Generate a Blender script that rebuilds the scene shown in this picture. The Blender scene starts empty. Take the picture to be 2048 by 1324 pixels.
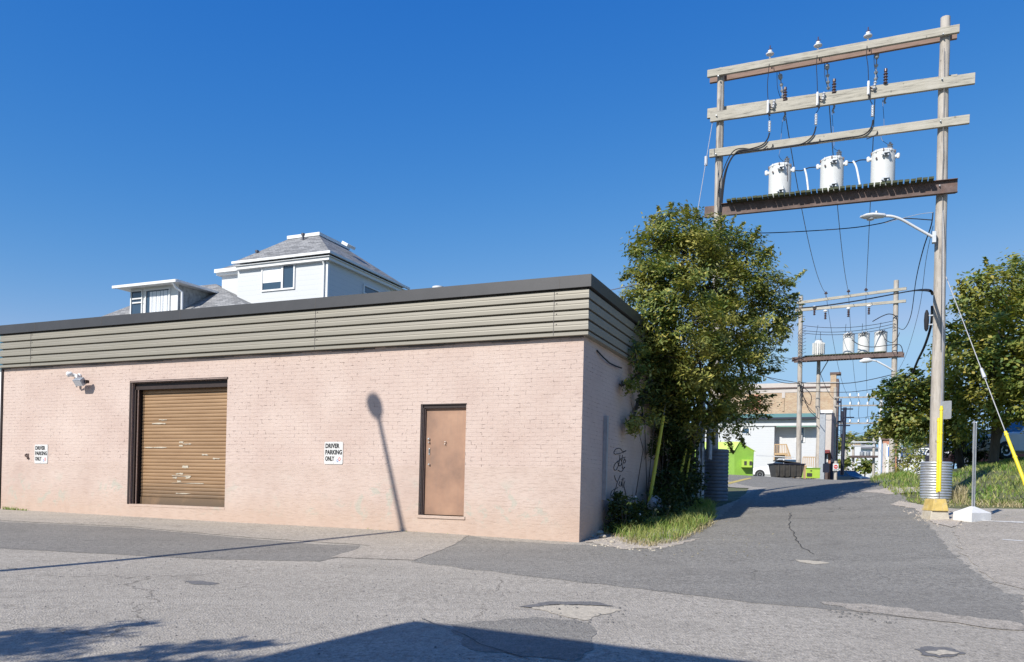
import bpy, bmesh, math, random
import numpy as np
from mathutils import Vector, Matrix
from mathutils.geometry import tessellate_polygon
random.seed(7); rng = np.random.default_rng(11)
R = math.radians
S = bpy.context.scene
COL = S.collection

# ---------------------------------------------------------------- camera
F = 1619.0; PX, PY = 1024.0, 981.0; ROLL = R(1.39); EYE = 1.6
RC = Vector((math.cos(ROLL), 0, math.sin(ROLL))); UC = Vector((-math.sin(ROLL), 0, math.cos(ROLL)))
CAMP = Vector((0, 0, EYE))
cd = bpy.data.cameras.new('camera'); cam = bpy.data.objects.new('camera', cd); COL.objects.link(cam)
m = Matrix.Identity(4)
for i in range(3):
    m[i][0] = RC[i]; m[i][1] = UC[i]; m[i][2] = (0, -1, 0)[i]; m[i][3] = CAMP[i]
cam.matrix_world = m
cd.sensor_fit = 'HORIZONTAL'; cd.sensor_width = 36.0; cd.lens = 36.0 * F / 2048.0
cd.shift_x = 0.0; cd.shift_y = (PY - 662.0) / 2048.0
cd.clip_start = 0.1; cd.clip_end = 3000
S.camera = cam

# ---------------------------------------------------------------- sky and sun
SUN_EL = R(37.0); SUN_AZ = R(43.0)      # azimuth the light travels to, right of +Y
SD = Vector((math.sin(SUN_AZ) * math.cos(SUN_EL), math.cos(SUN_AZ) * math.cos(SUN_EL), -math.sin(SUN_EL)))
w = bpy.data.worlds.new('World'); S.world = w; w.use_nodes = True
nt = w.node_tree; bg = nt.nodes['Background']
sky = nt.nodes.new('ShaderNodeTexSky'); sky.sky_type = 'NISHITA'; sky.sun_disc = False
sky.sun_elevation = SUN_EL; sky.sun_rotation = SUN_AZ + math.pi
sky.altitude = 250; sky.air_density = 1.0; sky.dust_density = 0.25; sky.ozone_density = 3.2
# deepen the clear autumn blue: one power curve per channel on the physical sky
_sp = nt.nodes.new('ShaderNodeSeparateColor'); _cb = nt.nodes.new('ShaderNodeCombineColor'); nt.links.new(sky.outputs[0], _sp.inputs[0])
def _m(op, a, b):
    q = nt.nodes.new('ShaderNodeMath'); q.operation = op
    for s_, v in ((q.inputs[0], a), (q.inputs[1], b)):
        if hasattr(v, 'is_output'): nt.links.new(v, s_)
        else: s_.default_value = v
    return q.outputs[0]
for _i, (_g, _p, _c) in enumerate(((3.5, 2.35, .37), (.90, 1.10, .61), (.84, .43, .90))):
    v = _m('POWER', _m('MULTIPLY', _sp.outputs[_i], .1427), _p); v = _m('MULTIPLY', v, _g); v = _m('MINIMUM', v, _c); nt.links.new(_m('DIVIDE', v, .1427), _cb.inputs[_i])
nt.links.new(_cb.outputs[0], bg.inputs[0]); bg.inputs[1].default_value = 0.12
ld = bpy.data.lights.new('sun', 'SUN'); ld.energy = 4.9; ld.angle = R(0.53); ld.color = (1.0, 0.955, 0.88)
sun = bpy.data.objects.new('sun', ld); COL.objects.link(sun); sun.rotation_euler = SD.to_track_quat('-Z', 'Y').to_euler()
sun.location = (-20, -20, 40)
S.view_settings.view_transform = 'Standard'; S.view_settings.look = 'None'
S.view_settings.exposure = 0.22; S.view_settings.gamma = 1.0
S.render.engine = 'CYCLES'

# ---------------------------------------------------------------- geometry of the place
E1 = Vector((0.918, -0.396, 0)).normalized(); E2 = Vector((0.396, 0.918, 0)).normalized()   # along the facades / along the lane
ZUP = Vector((0, 0, 1))
def W(x, y, Z):
    return CAMP + Z * (RC * ((x - PX) / F) + UC * ((PY - y) / F) + Vector((0, 1, 0)))
def on_plane(x, y, P0, n):
    d = W(x, y, 1.0) - CAMP
    return CAMP + d * ((P0 - CAMP).dot(n) / d.dot(n))
ctrl = [(0,0,0),(-8,0,.05),(8,0,.2),(-6.7,10.5,.36),(0,7,.3),(5,10,.55),(1.18,14.3,.71),(-1.57,15.5,.75),(-7.1,17.85,.77),(-12.9,20.3,.82),
 (-20,23,.9),(9.37,16.5,1.19),(6.2,16.5,1.05),(10.7,20.5,1.62),(5.69,22.66,1.47),(8,21.3,1.53),(12,30,2.15),(11,40,2.64),(18.5,44,2.60),(15,44,2.66),(24,44,2.75),(17,58,3.0),(10,58,3.1),
 (14,36,2.38),(17.2,38,2.42),(13,20,1.7),(13.5,24,2.45),(18,28,3.1),(22,34,3.3),(12,12,1.2),(16,16,1.6),(20,20,2.3),(30,30,3.6),(0,40,2.4),(-20,45,2.0),(-40,30,1.5),(22.5,52,2.45),(26,60,2.3),
 (31,70,2.3),(37,85,2.5),(44,100,1.4),(66,150,-3),(0,70,2.5),(-60,100,1),(60,60,3),(100,100,2),(0,-20,-.5),(-40,-10,.2),(40,-10,1.5),(60,20,3),(150,200,0),(0,200,0),(-100,200,0)]
_c = np.array(ctrl, float)
def _U(r2): return np.where(r2 > 1e-12, 0.5 * r2 * np.log(np.maximum(r2, 1e-12)), 0.0)
_n = len(_c); _K = _U(((_c[:, None, :2] - _c[None, :, :2]) ** 2).sum(-1)) + np.eye(_n) * 0.02
_P = np.c_[np.ones(_n), _c[:, :2]]
_A = np.zeros((_n + 3, _n + 3)); _A[:_n, :_n] = _K; _A[:_n, _n:] = _P; _A[_n:, :_n] = _P.T
_w = np.linalg.solve(_A, np.r_[_c[:, 2], 0, 0, 0])
def gnp(x, y):
    x = np.clip(np.asarray(x, float), -110, 170); y = np.clip(np.asarray(y, float), -40, 210)
    r2 = (x[..., None] - _c[:, 0]) ** 2 + (y[..., None] - _c[:, 1]) ** 2
    return _U(r2) @ _w[:_n] + _w[_n] + _w[_n + 1] * x + _w[_n + 2] * y
def g(x, y): return float(gnp(np.array([x]), np.array([y]))[0])
def G(x, y, zmax=60):
    """point of the ground seen at a pixel of the photograph"""
    d = W(x, y, 1.0) - CAMP
    Z = np.linspace(3, zmax, 1200)
    zz = CAMP.z + d.z * Z; gg = gnp(d.x * Z, Z)
    k = np.argmax(zz < gg)
    if not (zz[k] < gg[k]): k = len(Z) - 1
    return Vector((d.x * Z[k], Z[k], float(gg[k])))

# ---------------------------------------------------------------- object helpers
def tag(o, label=None, cat=None, group=None, kind=None):
    if label: o['label'] = label
    if cat: o['category'] = cat
    if group: o['group'] = group
    if kind: o['kind'] = kind
    return o
def empty(name, loc, rz=0, label=None, cat=None, group=None):
    o = bpy.data.objects.new(name, None); COL.objects.link(o); o.empty_display_size = .2
    o.location = loc; o.rotation_euler = (0, 0, rz)
    return tag(o, label, cat, group)
def frame_of(P, xd):
    """inverse transform for parts given in world space under an empty at P turned to xd"""
    return math.atan2(xd[1], xd[0])
class MB:
    def __init__(s, M=None): s.v = []; s.f = []; s.M = M
    def add(s, vs, fs):
        b = len(s.v); s.v += [tuple(v) for v in vs]; s.f += [tuple(b + i for i in f) for f in fs]; return s
    def box(s, c, d, R3=None):
        hx, hy, hz = d[0] / 2, d[1] / 2, d[2] / 2
        vs = [Vector((sx * hx, sy * hy, sz * hz)) for sz in (-1, 1) for sy in (-1, 1) for sx in (-1, 1)]
        if R3: vs = [R3 @ v for v in vs]
        c = Vector(c); return s.add([v + c for v in vs], [(0,2,3,1),(4,5,7,6),(0,1,5,4),(2,6,7,3),(0,4,6,2),(1,3,7,5)])
    def bx(s, x0, x1, y0, y1, z0, z1):
        return s.box(((x0+x1)/2, (y0+y1)/2, (z0+z1)/2), (abs(x1-x0), abs(y1-y0), abs(z1-z0)))
    def beam(s, a, b, wd, ht, up=ZUP):
        """rectangular bar from a to b"""
        a = Vector(a); b = Vector(b); d = (b - a); L = d.length; d.normalize()
        sd = d.cross(Vector(up))
        if sd.length < 1e-4: sd = d.cross(Vector((1, 0, 0)))
        sd.normalize(); u2 = sd.cross(d)
        return s.box((a + b) / 2, (wd, L, ht), Matrix((sd, d, u2)).transposed())
    def tube(s, pts, rad, n=8, cap=True, twist=0):
        pts = [Vector(p) for p in pts]; k = len(pts)
        rs = [rad] * k if not hasattr(rad, '__len__') else list(rad)
        d0 = (pts[1] - pts[0]).normalized(); up = Vector((0, 0, 1)) if abs(d0.z) < .95 else Vector((1, 0, 0))
        sd = d0.cross(up).normalized(); vs = []
        for i in range(k):
            d = (pts[min(i+1, k-1)] - pts[max(i-1, 0)])
            if d.length < 1e-9: d = d0
            d.normalize(); sd = (sd - d * sd.dot(d))
            if sd.length < 1e-5: sd = d.orthogonal()
            sd.normalize(); u2 = d.cross(sd)
            for j in range(n):
                a = 2 * math.pi * j / n
                vs.append(pts[i] + (sd * math.cos(a) + u2 * math.sin(a)) * rs[i])
        fs = [(i*n+j, i*n+(j+1)%n, (i+1)*n+(j+1)%n, (i+1)*n+j) for i in range(k-1) for j in range(n)]
        if cap: fs += [tuple(range(n-1, -1, -1)), tuple((k-1)*n+j for j in range(n))]
        return s.add(vs, fs)
    def lathe(s, prof, c=(0,0,0), n=16, ax=ZUP, cap=True):
        c = Vector(c); ax = Vector(ax).normalized(); a1 = ax.orthogonal().normalized(); a2 = ax.cross(a1)
        vs = [c + ax*z + (a1*math.cos(2*math.pi*j/n) + a2*math.sin(2*math.pi*j/n))*r for r, z in prof for j in range(n)]
        k = len(prof); fs = [(i*n+j, i*n+(j+1)%n, (i+1)*n+(j+1)%n, (i+1)*n+j) for i in range(k-1) for j in range(n)]
        if cap: fs += [tuple(range(n-1, -1, -1)), tuple((k-1)*n+j for j in range(n))]
        return s.add(vs, fs)
    def prism(s, poly, depth):
        """poly: list of 3-D points, depth: vector"""
        n = len(poly); d = Vector(depth); P = [Vector(p) for p in poly]
        return s.add(P + [p + d for p in P], [tuple(range(n-1, -1, -1)), tuple(range(n, 2*n))] + [(i, (i+1)%n, n+(i+1)%n, n+i) for i in range(n)])
    def build(s, name, mat, parent=None, smooth=False, bevel=0, world=False):
        me = bpy.data.meshes.new(name)
        vs = s.v
        if world and parent is not None:
            Mi = Matrix.LocRotScale(parent.location, parent.rotation_euler, None).inverted(); vs = [tuple(Mi @ Vector(v)) for v in vs]
        me.from_pydata(vs, [], s.f)
        bm = bmesh.new(); bm.from_mesh(me); bmesh.ops.recalc_face_normals(bm, faces=bm.faces); bm.to_mesh(me); bm.free()
        if mat: me.materials.append(mat)
        if smooth:
            me.polygons.foreach_set('use_smooth', [True] * len(me.polygons))
            try: me.set_sharp_from_angle(angle=R(38))
            except Exception: pass
        o = bpy.data.objects.new(name, me); COL.objects.link(o)
        if parent is not None: o.parent = parent
        if bevel:
            b = o.modifiers.new('bevel', 'BEVEL'); b.width = bevel; b.segments = 2; b.limit_method = 'ANGLE'; b.angle_limit = R(40)
        return o
def copy_tree(o, parent=None):
    c = o.copy(); COL.objects.link(c)
    if parent is not None: c.parent = parent
    for ch in [q for q in bpy.data.objects if q.parent is o]: copy_tree(ch, c)
    return c

# ---------------------------------------------------------------- materials
def newmat(name):
    mt = bpy.data.materials.new(name); mt.use_nodes = True; n = mt.node_tree
    return mt, n, n.nodes['Principled BSDF']
class NB:
    def __init__(s, n): s.n = n
    def node(s, t, **k):
        q = s.n.nodes.new(t)
        for a, b in k.items(): setattr(q, a, b)
        return q
    def link(s, a, b): s.n.links.new(a, b)
    def coord(s, kind='Object', scale=(1,1,1)):
        tc = s.node('ShaderNodeTexCoord'); mp = s.node('ShaderNodeMapping'); s.link(tc.outputs[kind], mp.inputs[0])
        mp.inputs['Scale'].default_value = scale; return mp.outputs[0]
    def noise(s, vec, scale, detail=4, rough=.55, dist=0):
        q = s.node('ShaderNodeTexNoise'); s.link(vec, q.inputs['Vector']); q.inputs['Scale'].default_value = scale
        q.inputs['Detail'].default_value = detail; q.inputs['Roughness'].default_value = rough; q.inputs['Distortion'].default_value = dist
        return q.outputs[0]
    def ramp(s, fac, stops, interp='LINEAR'):
        q = s.node('ShaderNodeValToRGB'); s.link(fac, q.inputs[0]); cr = q.color_ramp; cr.interpolation = interp
        while len(cr.elements) < len(stops): cr.elements.new(.5)
        for e, (p, c) in zip(cr.elements, stops): e.position = p; e.color = tuple(c)[:3] + (1,) if hasattr(c, '__len__') else (c, c, c, 1)
        return q.outputs[0]
    def mix(s, fac, a, b, mode='MIX'):
        q = s.node('ShaderNodeMix', data_type='RGBA', blend_type=mode)
        for sock, v in ((q.inputs['Factor'], fac), (q.inputs[6], a), (q.inputs[7], b)):
            if hasattr(v, 'is_output'): s.link(v, sock)
            elif hasattr(v, '__len__'): sock.default_value = tuple(v)[:3] + (1,)
            else: sock.default_value = v if sock.type == 'VALUE' else (v, v, v, 1)
        return q.outputs[2]
    def math(s, op, a, b=0, clamp=False):
        q = s.node('ShaderNodeMath', operation=op, use_clamp=clamp)
        for sock, v in ((q.inputs[0], a), (q.inputs[1], b)):
            if hasattr(v, 'is_output'): s.link(v, sock)
            else: sock.default_value = v
        return q.outputs[0]
    def bump(s, h, strength=.3, dist=.01):
        q = s.node('ShaderNodeBump'); s.link(h, q.inputs['Height']); q.inputs['Strength'].default_value = strength; q.inputs['Distance'].default_value = dist
        return q.outputs[0]
def simple(name, c, rough=.6, metal=0, var=.12, scale=6, bump=0, bscale=60, dirt=None, stretch=(1,1,1)):
    mt, n, b = newmat(name); q = NB(n); vec = q.coord('Object', stretch)
    nz = q.noise(vec, scale, 5, .6)
    lo = [max(0, v * (1 - var)) for v in c]; hi = [min(1, v * (1 + var)) for v in c]
    col = q.ramp(nz, [(.3, lo), (.7, hi)])
    if dirt is not None:
        d = q.noise(vec, scale * .45, 6, .7, .4); f = q.ramp(d, [(.5, 0.0), (.68, 1.0)])
        col = q.mix(q.math('MULTIPLY', f, .6), col, dirt)
    q.link(col, b.inputs['Base Color']); b.inputs['Roughness'].default_value = rough; b.inputs['Metallic'].default_value = metal
    if bump: q.link(q.bump(q.noise(vec, bscale, 4, .6), bump, .01), b.inputs['Normal'])
    return mt
def wood(name, c, c2, stretch=(14,14,1), rough=.85):
    mt, n, b = newmat(name); q = NB(n); vec = q.coord('Object', stretch)
    a = q.noise(vec, 1.6, 6, .7, .6); v2 = q.coord('Object'); k = q.noise(v2, 2.2, 3, .6)
    col = q.ramp(a, [(.34, [x*.45 for x in c]), (.44, c), (.58, [x*1.2 for x in c]), (.72, c2)])
    col = q.mix(q.ramp(k, [(.45, 0.0), (.7, .55)]), col, c2)
    # knots
    vo = q.node('ShaderNodeTexVoronoi'); q.link(q.coord('Object', (1,1,.55)), vo.inputs['Vector']); vo.inputs['Scale'].default_value = 4.5
    kn = q.ramp(vo.outputs['Distance'], [(.05, 1.0), (.11, 0.0)]); col = q.mix(q.math('MULTIPLY', kn, .6), col, [x*.3 for x in c])
    q.link(col, b.inputs['Base Color']); b.inputs['Roughness'].default_value = rough
    q.link(q.bump(a, .5, .01), b.inputs['Normal']); return mt
def asphalt(name, base, spots=.5, light=None, crack=True, seed=0):
    mt, n, b = newmat(name); q = NB(n); vec = q.coord('Object')
    vo = q.node('ShaderNodeTexVoronoi'); q.link(vec, vo.inputs['Vector']); vo.inputs['Scale'].default_value = 48
    sp = q.ramp(vo.outputs['Color'], [(.1, [x*(1-spots*1.3) for x in base]), (.42, base), (.6, base), (.95, [min(1, x*(1+spots*1.1)) for x in base])])
    f2 = q.noise(vec, 15, 5, .85); col = q.mix(.5, sp, q.ramp(f2, [(.39, [x*.40 for x in base]), (.5, base), (.61, [min(1, x*1.6) for x in base])]))
    big = q.noise(vec, .35 + seed*.03, 5, .6, .3); col = q.mix(q.ramp(big, [(.35, 0.0), (.65, .5)]), col, [x*.78 for x in base], 'MIX')
    med = q.noise(vec, 1.7, 6, .7, .5); col = q.mix(q.ramp(med, [(.5, 0.0), (.75, .35)]), col, light or [min(1, x*1.45) for x in base])
    st = q.noise(q.coord('Object', (1,1,1)), .9 + seed*.2, 4, .5, 1.2); col = q.mix(q.ramp(st, [(.60, 0.0), (.72, .38)]), col, [x*.55 for x in base])
    tw_ = q.noise(q.coord('Object', (.12,1.1,1)), 1.3, 5, .65, .3); col = q.mix(q.ramp(tw_, [(.46, 0.0), (.68, .3)]), col, [min(1, x*1.3) for x in base])
    if crack:
        v3 = q.node('ShaderNodeTexVoronoi', feature='DISTANCE_TO_EDGE'); wv = q.node('ShaderNodeVectorMath', operation='ADD')
        nn = q.node('ShaderNodeTexNoise'); q.link(vec, nn.inputs['Vector']); nn.inputs['Scale'].default_value = 1.3; nn.inputs['Detail'].default_value = 6
        q.link(vec, wv.inputs[0]); q.link(nn.outputs['Color'], wv.inputs[1]); q.link(wv.outputs[0], v3.inputs['Vector']); v3.inputs['Scale'].default_value = .22
        cr = q.ramp(v3.outputs['Distance'], [(.0, 1.0), (.0035, 0.0)]); keep = q.ramp(q.noise(vec, .3, 2), [(.5, 0.0), (.56, .8)])
        col = q.mix(q.math('MULTIPLY', cr, keep), col, [x*.3 for x in base])
    q.link(col, b.inputs['Base Color']); b.inputs['Roughness'].default_value = .92; b.inputs['Specular IOR Level'].default_value = .25
    h = q.math('ADD', vo.outputs['Distance'], q.math('MULTIPLY', f2, 1.2))
    q.link(q.bump(h, .75, .012), b.inputs['Normal']); return mt
def leafmat(name, stops, trans=.35):
    mt, n, b = newmat(name); q = NB(n); geo = q.node('ShaderNodeNewGeometry')
    col0 = q.ramp(geo.outputs['Random Per Island'], stops)
    big = q.noise(q.coord('Object'), 1.1, 2); col = q.mix(q.ramp(big, [(.42, 0.0), (.66, .45)]), col0, stops[-1][1])
    tr = q.node('ShaderNodeBsdfTranslucent'); q.link(q.mix(1.0, col, (1.25, 1.3, .6), 'MULTIPLY'), tr.inputs[0])
    mx = q.node('ShaderNodeMixShader'); mx.inputs[0].default_value = trans
    q.link(col, b.inputs['Base Color']); b.inputs['Roughness'].default_value = .5; b.inputs['Specular IOR Level'].default_value = .35
    q.link(b.outputs[0], mx.inputs[1]); q.link(tr.outputs[0], mx.inputs[2]); q.link(mx.outputs[0], n.nodes['Material Output'].inputs[0])
    return mt
def glass(name, c=(.04,.07,.11), rough=.05):
    mt, n, b = newmat(name); b.inputs['Base Color'].default_value = c + (1,); b.inputs['Roughness'].default_value = rough
    b.inputs['Specular IOR Level'].default_value = .9; return mt

M = {}
M['lot'] = asphalt('old_asphalt', (.385,.348,.292), .5, (.46,.42,.355))
M['alley'] = asphalt('lane_asphalt', (.252,.235,.205), .5, (.305,.288,.253), seed=1)
M['strip'] = asphalt('newer_asphalt', (.235,.219,.192), .45, (.285,.265,.233), crack=False, seed=2)
M['apron'] = asphalt('pale_asphalt', (.40,.355,.295), .5, (.49,.44,.37), seed=3)
M['sand'] = simple('sand_and_gravel', (.45,.39,.32), .95, 0, .3, 20, .8, 40, dirt=(.2,.18,.15))
M['hole'] = simple('worn_concrete', (.47,.415,.325), .95, 0, .25, 26, .6, 60)
M['darkpatch'] = simple('tar_patch', (.15,.145,.14), .9, 0, .3, 30, .6, 60)
M['crack'] = simple('crack', (.03,.03,.03), .95, 0, .2, 8)
M['soil'] = simple('soil_under_grass', (.11,.12,.05), .95, 0, .4, 3, .7, 30, dirt=(.22,.19,.12))
M['line_y'] = simple('yellow_line_paint', (.55,.42,.12), .8, 0, .3, 9, dirt=(.25,.22,.16))
M['line_w'] = simple('white_line_paint', (.6,.58,.54), .8, 0, .2, 9, dirt=(.3,.28,.25))
M['polewood'] = wood('weathered_pole_wood', (.37,.33,.285), (.53,.49,.44))
M['beamback'] = wood('shaded_brown_timber', (.22,.15,.12), (.28,.19,.15), (1.2,14,14))  # upper back crossarm: the front arm's shade put into its colour
M['beamwood'] = wood('weathered_timber', (.35,.325,.27), (.47,.44,.385), (1.2,14,14))
M['deckwood'] = simple('green_stained_deck_board', (.065,.075,.04), .9, 0, .3, 12, .5, 30)
M['rust'] = simple('rusty_steel', (.14,.10,.09), .75, .2, .3, 7, .3, 40, dirt=(.13,.07,.05))
M['steel'] = simple('galvanised_steel', (.52,.54,.56), .42, .6, .12, 9, dirt=(.35,.36,.37))
M['steel2'] = simple('dull_galvanised_steel', (.36,.38,.41), .5, .5, .15, 9)
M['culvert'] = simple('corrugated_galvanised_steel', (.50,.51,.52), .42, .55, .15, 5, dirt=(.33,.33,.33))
M['tin'] = simple('white_painted_tank', (.63,.63,.61), .45, 0, .03, 4, dirt=(.47,.45,.40))
M['lampgrey'] = simple('pale_grey_enamel', (.66,.67,.68), .45, 0, .05, 5)
M['cable'] = simple('black_cable', (.014,.014,.018), .8, 0, .1)
M['wire'] = simple('weathered_wire', (.10,.10,.115), .5, .3, .1)
M['guywire'] = simple('steel_guy_wire', (.42,.42,.43), .5, .4, .1)
M['porc'] = simple('grey_porcelain', (.50,.51,.54), .3, 0, .06)
M['brownporc'] = simple('brown_porcelain', (.085,.05,.05), .3, 0, .1)
M['whiteins'] = simple('white_polymer', (.72,.73,.75), .45, 0, .04)
M['plasticY'] = simple('yellow_plastic', (.78,.62,.03), .5, 0, .08, 8)
M['plasticYd'] = simple('faded_yellow_plastic', (.50,.48,.05), .6, 0, .12, 8)
M['signwhite'] = simple('weathered_sign_white', (.62,.61,.59), .5, 0, .05, 8, dirt=(.54,.52,.48))
M['conc'] = simple('painted_concrete', (.66,.65,.63), .85, 0, .06, 12, .3, 50, dirt=(.62,.60,.57))
M['cap'] = simple('dark_bronze_flashing', (.060,.058,.060), .42, .2, .08, 3)
M['fascia'] = simple('taupe_ribbed_metal', (.270,.247,.200), .5, .1, .05, 4, dirt=(.24,.22,.17), stretch=(.3,1,3))
M['fasciadk'] = simple('underside_metal', (.10,.09,.085), .6, .1, .1, 4)
M['paleblue'] = simple('pale_blue_metal', (.45,.68,.80), .5, .1, .05, 4)
M['white'] = simple('white_paint', (.74,.74,.73), .5, 0, .03, 3)
M['whiteb'] = simple('white_siding', (.76,.77,.79), .55, 0, .03, 3)
M['black'] = simple('black_lettering', (.02,.02,.022), .6, 0, .05)
M['glass'] = glass('dark_window_glass')
M['red'] = simple('red_paint', (.62,.05,.04), .5, 0, .05)
M['blue'] = simple('blue_paint', (.04,.16,.50), .5, 0, .05)
M['culvertdk'] = simple('shaded_corrugated_steel', (.16,.18,.21), .6, .2, .2, 5)  # darker copy of the collar steel, tree shade put into its colour
M['frame'] = simple('brown_steel_frame', (.028,.016,.014), .6, .1, .2, 10)
M['framelit'] = simple('lit_frame_edge', (.30,.22,.19), .6, .1, .2, 20)  # pale copy of the frame colour, sunlight on its edges painted in
M['bark'] = simple('dark_bark', (.075,.062,.05), .95, 0, .3, 9, .8, 20, stretch=(1,1,.3))
M['chrome'] = simple('bare_metal_hardware', (.62,.60,.56), .3, .8, .1)
M['ink'] = simple('black_spray_paint', (.015,.014,.016), .7, 0, .1)

# ================================================================ the ground
def lines(a, b, s0): return list(np.arange(a, b + 1e-6, s0))
GX = sorted(set([-600,-300,-150,-110,-90,-70,-55,-42,-34] + [round(v,3) for v in lines(-28, 32, .5)] + [36,42,50,60,75,95,120,170,300,600]))
GY = sorted(set([-300,-120,-60,-40,-25,-15,-10] + [round(v,3) for v in lines(-6, 60, .5)] + [64,68,73,80,88,98,110,125,145,170,210,300,600]))
def make_ground():
    X, Y = np.meshgrid(GX, GY); Z = gnp(X, Y) - .02; nx, ny = len(GX), len(GY)
    me = bpy.data.meshes.new('ground'); vs = np.stack([X, Y, Z], -1).reshape(-1, 3)
    fs = [(j*nx+i, j*nx+i+1, (j+1)*nx+i+1, (j+1)*nx+i) for j in range(ny-1) for i in range(nx-1)]
    me.from_pydata(vs.tolist(), [], fs); me.materials.append(M['soil'])
    o = bpy.data.objects.new('ground', me); COL.objects.link(o); return tag(o, kind='structure')
make_ground()
def rough_poly(P, step=.4, amp=.05):
    step *= .45
    out = []
    for i in range(len(P)):
        a = Vector(P[i][:2]); b = Vector(P[(i+1) % len(P)][:2]); n = max(1, int((b-a).length / step)); pr = Vector((-(b-a).y, (b-a).x)).normalized()
        for k in range(n):
            out.append(a.lerp(b, k/n) + pr * random.uniform(-amp, amp) * (1 if k else .3))
    return out
def drape(name, poly, mat, dz, amp=.05, step=.4, kind='structure', skirt=0):
    P = rough_poly(poly, step, amp) if amp else [Vector(p[:2]) for p in poly]
    bm = bmesh.new(); vs = [bm.verts.new((p.x, p.y, 0)) for p in P]
    tris = tessellate_polygon([[Vector((p.x, p.y, 0)) for p in P]])
    for t in tris:
        try: bm.faces.new([vs[i] for i in t])
        except ValueError: pass
    xs = [p.x for p in P]; ys = [p.y for p in P]
    for ax, L, lo, hi in ((0, GX, min(xs), max(xs)), (1, GY, min(ys), max(ys))):
        for c in L:
            if lo < c < hi:
                co = [0,0,0]; no = [0,0,0]; co[ax] = c; no[ax] = 1
                bmesh.ops.bisect_plane(bm, geom=bm.verts[:]+bm.edges[:]+bm.faces[:], plane_co=co, plane_no=no, dist=1e-5)
    bmesh.ops.remove_doubles(bm, verts=bm.verts, dist=1e-4)
    bm.verts.ensure_lookup_table()
    arr = np.array([v.co[:2] for v in bm.verts]); z = gbil(arr[:, 0], arr[:, 1]) + dz
    for v, q in zip(bm.verts, z): v.co.z = q
    bmesh.ops.recalc_face_normals(bm, faces=bm.faces)
    if sum(f.normal.z * f.calc_area() for f in bm.faces) < 0: bmesh.ops.reverse_faces(bm, faces=bm.faces)
    me = bpy.data.meshes.new(name); bm.to_mesh(me); bm.free(); me.materials.append(mat)
    o = bpy.data.objects.new(name, me); COL.objects.link(o)
    if kind: tag(o, kind=kind)
    return o
_gx = np.array(GX); _gy = np.array(GY); _gz = gnp(*np.meshgrid(_gx, _gy))
def gbil(x, y):
    """height of the ground mesh itself (bilinear between its lines)"""
    x = np.asarray(x, float); y = np.asarray(y, float)
    i = np.clip(np.searchsorted(_gx, x) - 1, 0, len(_gx)-2); j = np.clip(np.searchsorted(_gy, y) - 1, 0, len(_gy)-2)
    a = (x - _gx[i]) / (_gx[i+1] - _gx[i]); b = (y - _gy[j]) / (_gy[j+1] - _gy[j])
    return (_gz[j,i]*(1-a)+_gz[j,i+1]*a)*(1-b) + (_gz[j+1,i]*(1-a)+_gz[j+1,i+1]*a)*b
def px(*pts): return [tuple(G(x, y)[:2]) for x, y in pts]
P0 = W(1158, 1085, 14.3); ZB = P0.z
# old parking lot asphalt over everything this side
drape('parking_lot', [(-28,-6),(26,-6),(26,13.5),(15.2,15.6)] + px((2047,1018),(1985,1017),(1915,1018),(1850,1013),(1800,1003)) + [(10.3,22.5),(14.5,32),(20.8,44),(26,53),(22,56),(16,51),(8,46),(3,42),(8,36),(8.2,28),(6.6,23)] + [(5.0,20.2),(2.3,15.6),(1.2,15.3),(-13.5,21.6),(-28,27)], M['lot'], .001, .04)
# darker asphalt of the lane, fanning out in front of the building
lane = px((1430,1042),(1345,1088),(1225,1092),(1158,1090),(1100,1088),(1000,1082),(935,1072),(820,1124),(1000,1146),(1250,1176),(1500,1206),(1700,1224),(1900,1246),(2047,1252),(2047,1192),(2010,1188),(1960,1150),(1900,1102),(1860,1052),(1830,1015),(1800,985))
drape('lane', lane + [(11.2,24),(15.5,34),(20.2,44),(24,52),(19.5,54),(16.8,44.5),(9,43),(9.6,37),(8.9,28),(6.7,23.6),(5.6,20.6)], M['alley'], .004, .05)
# strip of newer asphalt along the facade, pale apron against the wall
drape('asphalt_strip', px((-60,1040),(0,1044),(130,1050),(260,1056),(500,1078),(640,1090),(720,1092),(700,1110),(640,1124),(400,1118),(200,1108),(0,1098),(-60,1098)), M['strip'], .005, .02)
drape('apron', px((-60,1013),(0,1016),(260,1031),(450,1043),(700,1057),(940,1070),(905,1092),(828,1122),(660,1116),(740,1092),(500,1076),(260,1054),(0,1042),(-60,1038)), M['apron'], .008, .015)
# right-hand pale lot, sandy washes and worn spots
drape('pavement', px((1905,1050),(1960,1044),(2047,1030)) + [(14,14.6),(13,9.2)] + px((2047,1180),(1985,1165),(1925,1110)), M['apron'], .007, .05)
drape('gravel_shoulder', px((1798,1003),(1850,1012),(1900,1022),(1925,1045),(1905,1056),(1865,1046),(1830,1018),(1780,1010)), M['sand'], .012, .05, .25)
drape('gravel_wash', px((1170,1084),(1215,1060),(1262,1080),(1340,1088),(1400,1078),(1330,1097),(1240,1100)), M['sand'], .010, .06, .2)
drape('gravel_track', px((1720,984),(1790,974),(1850,976),(1842,984),(1780,990)), M['sand'], .011, .08, .3)
drape('worn_patch', px((1058,1216),(1120,1211),(1200,1214),(1243,1222),(1200,1232),(1170,1242),(1120,1232)), M['hole'], .006, .03, .12)
drape('tar_patch', px((1035,1216),(1100,1204),(1190,1206),(1230,1214),(1180,1212),(1110,1211),(1060,1217)), M['darkpatch'], .0085, .02, .12)
drape('tar_patch', px((368,1164),(400,1163),(440,1168),(420,1171),(385,1170)), M['darkpatch'], .005, .01, .1)
drape('worn_patch', px((1590,1120),(1640,1124),(1660,1128),(1630,1130),(1600,1126)), M['hole'], .008, .01, .1)
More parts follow.
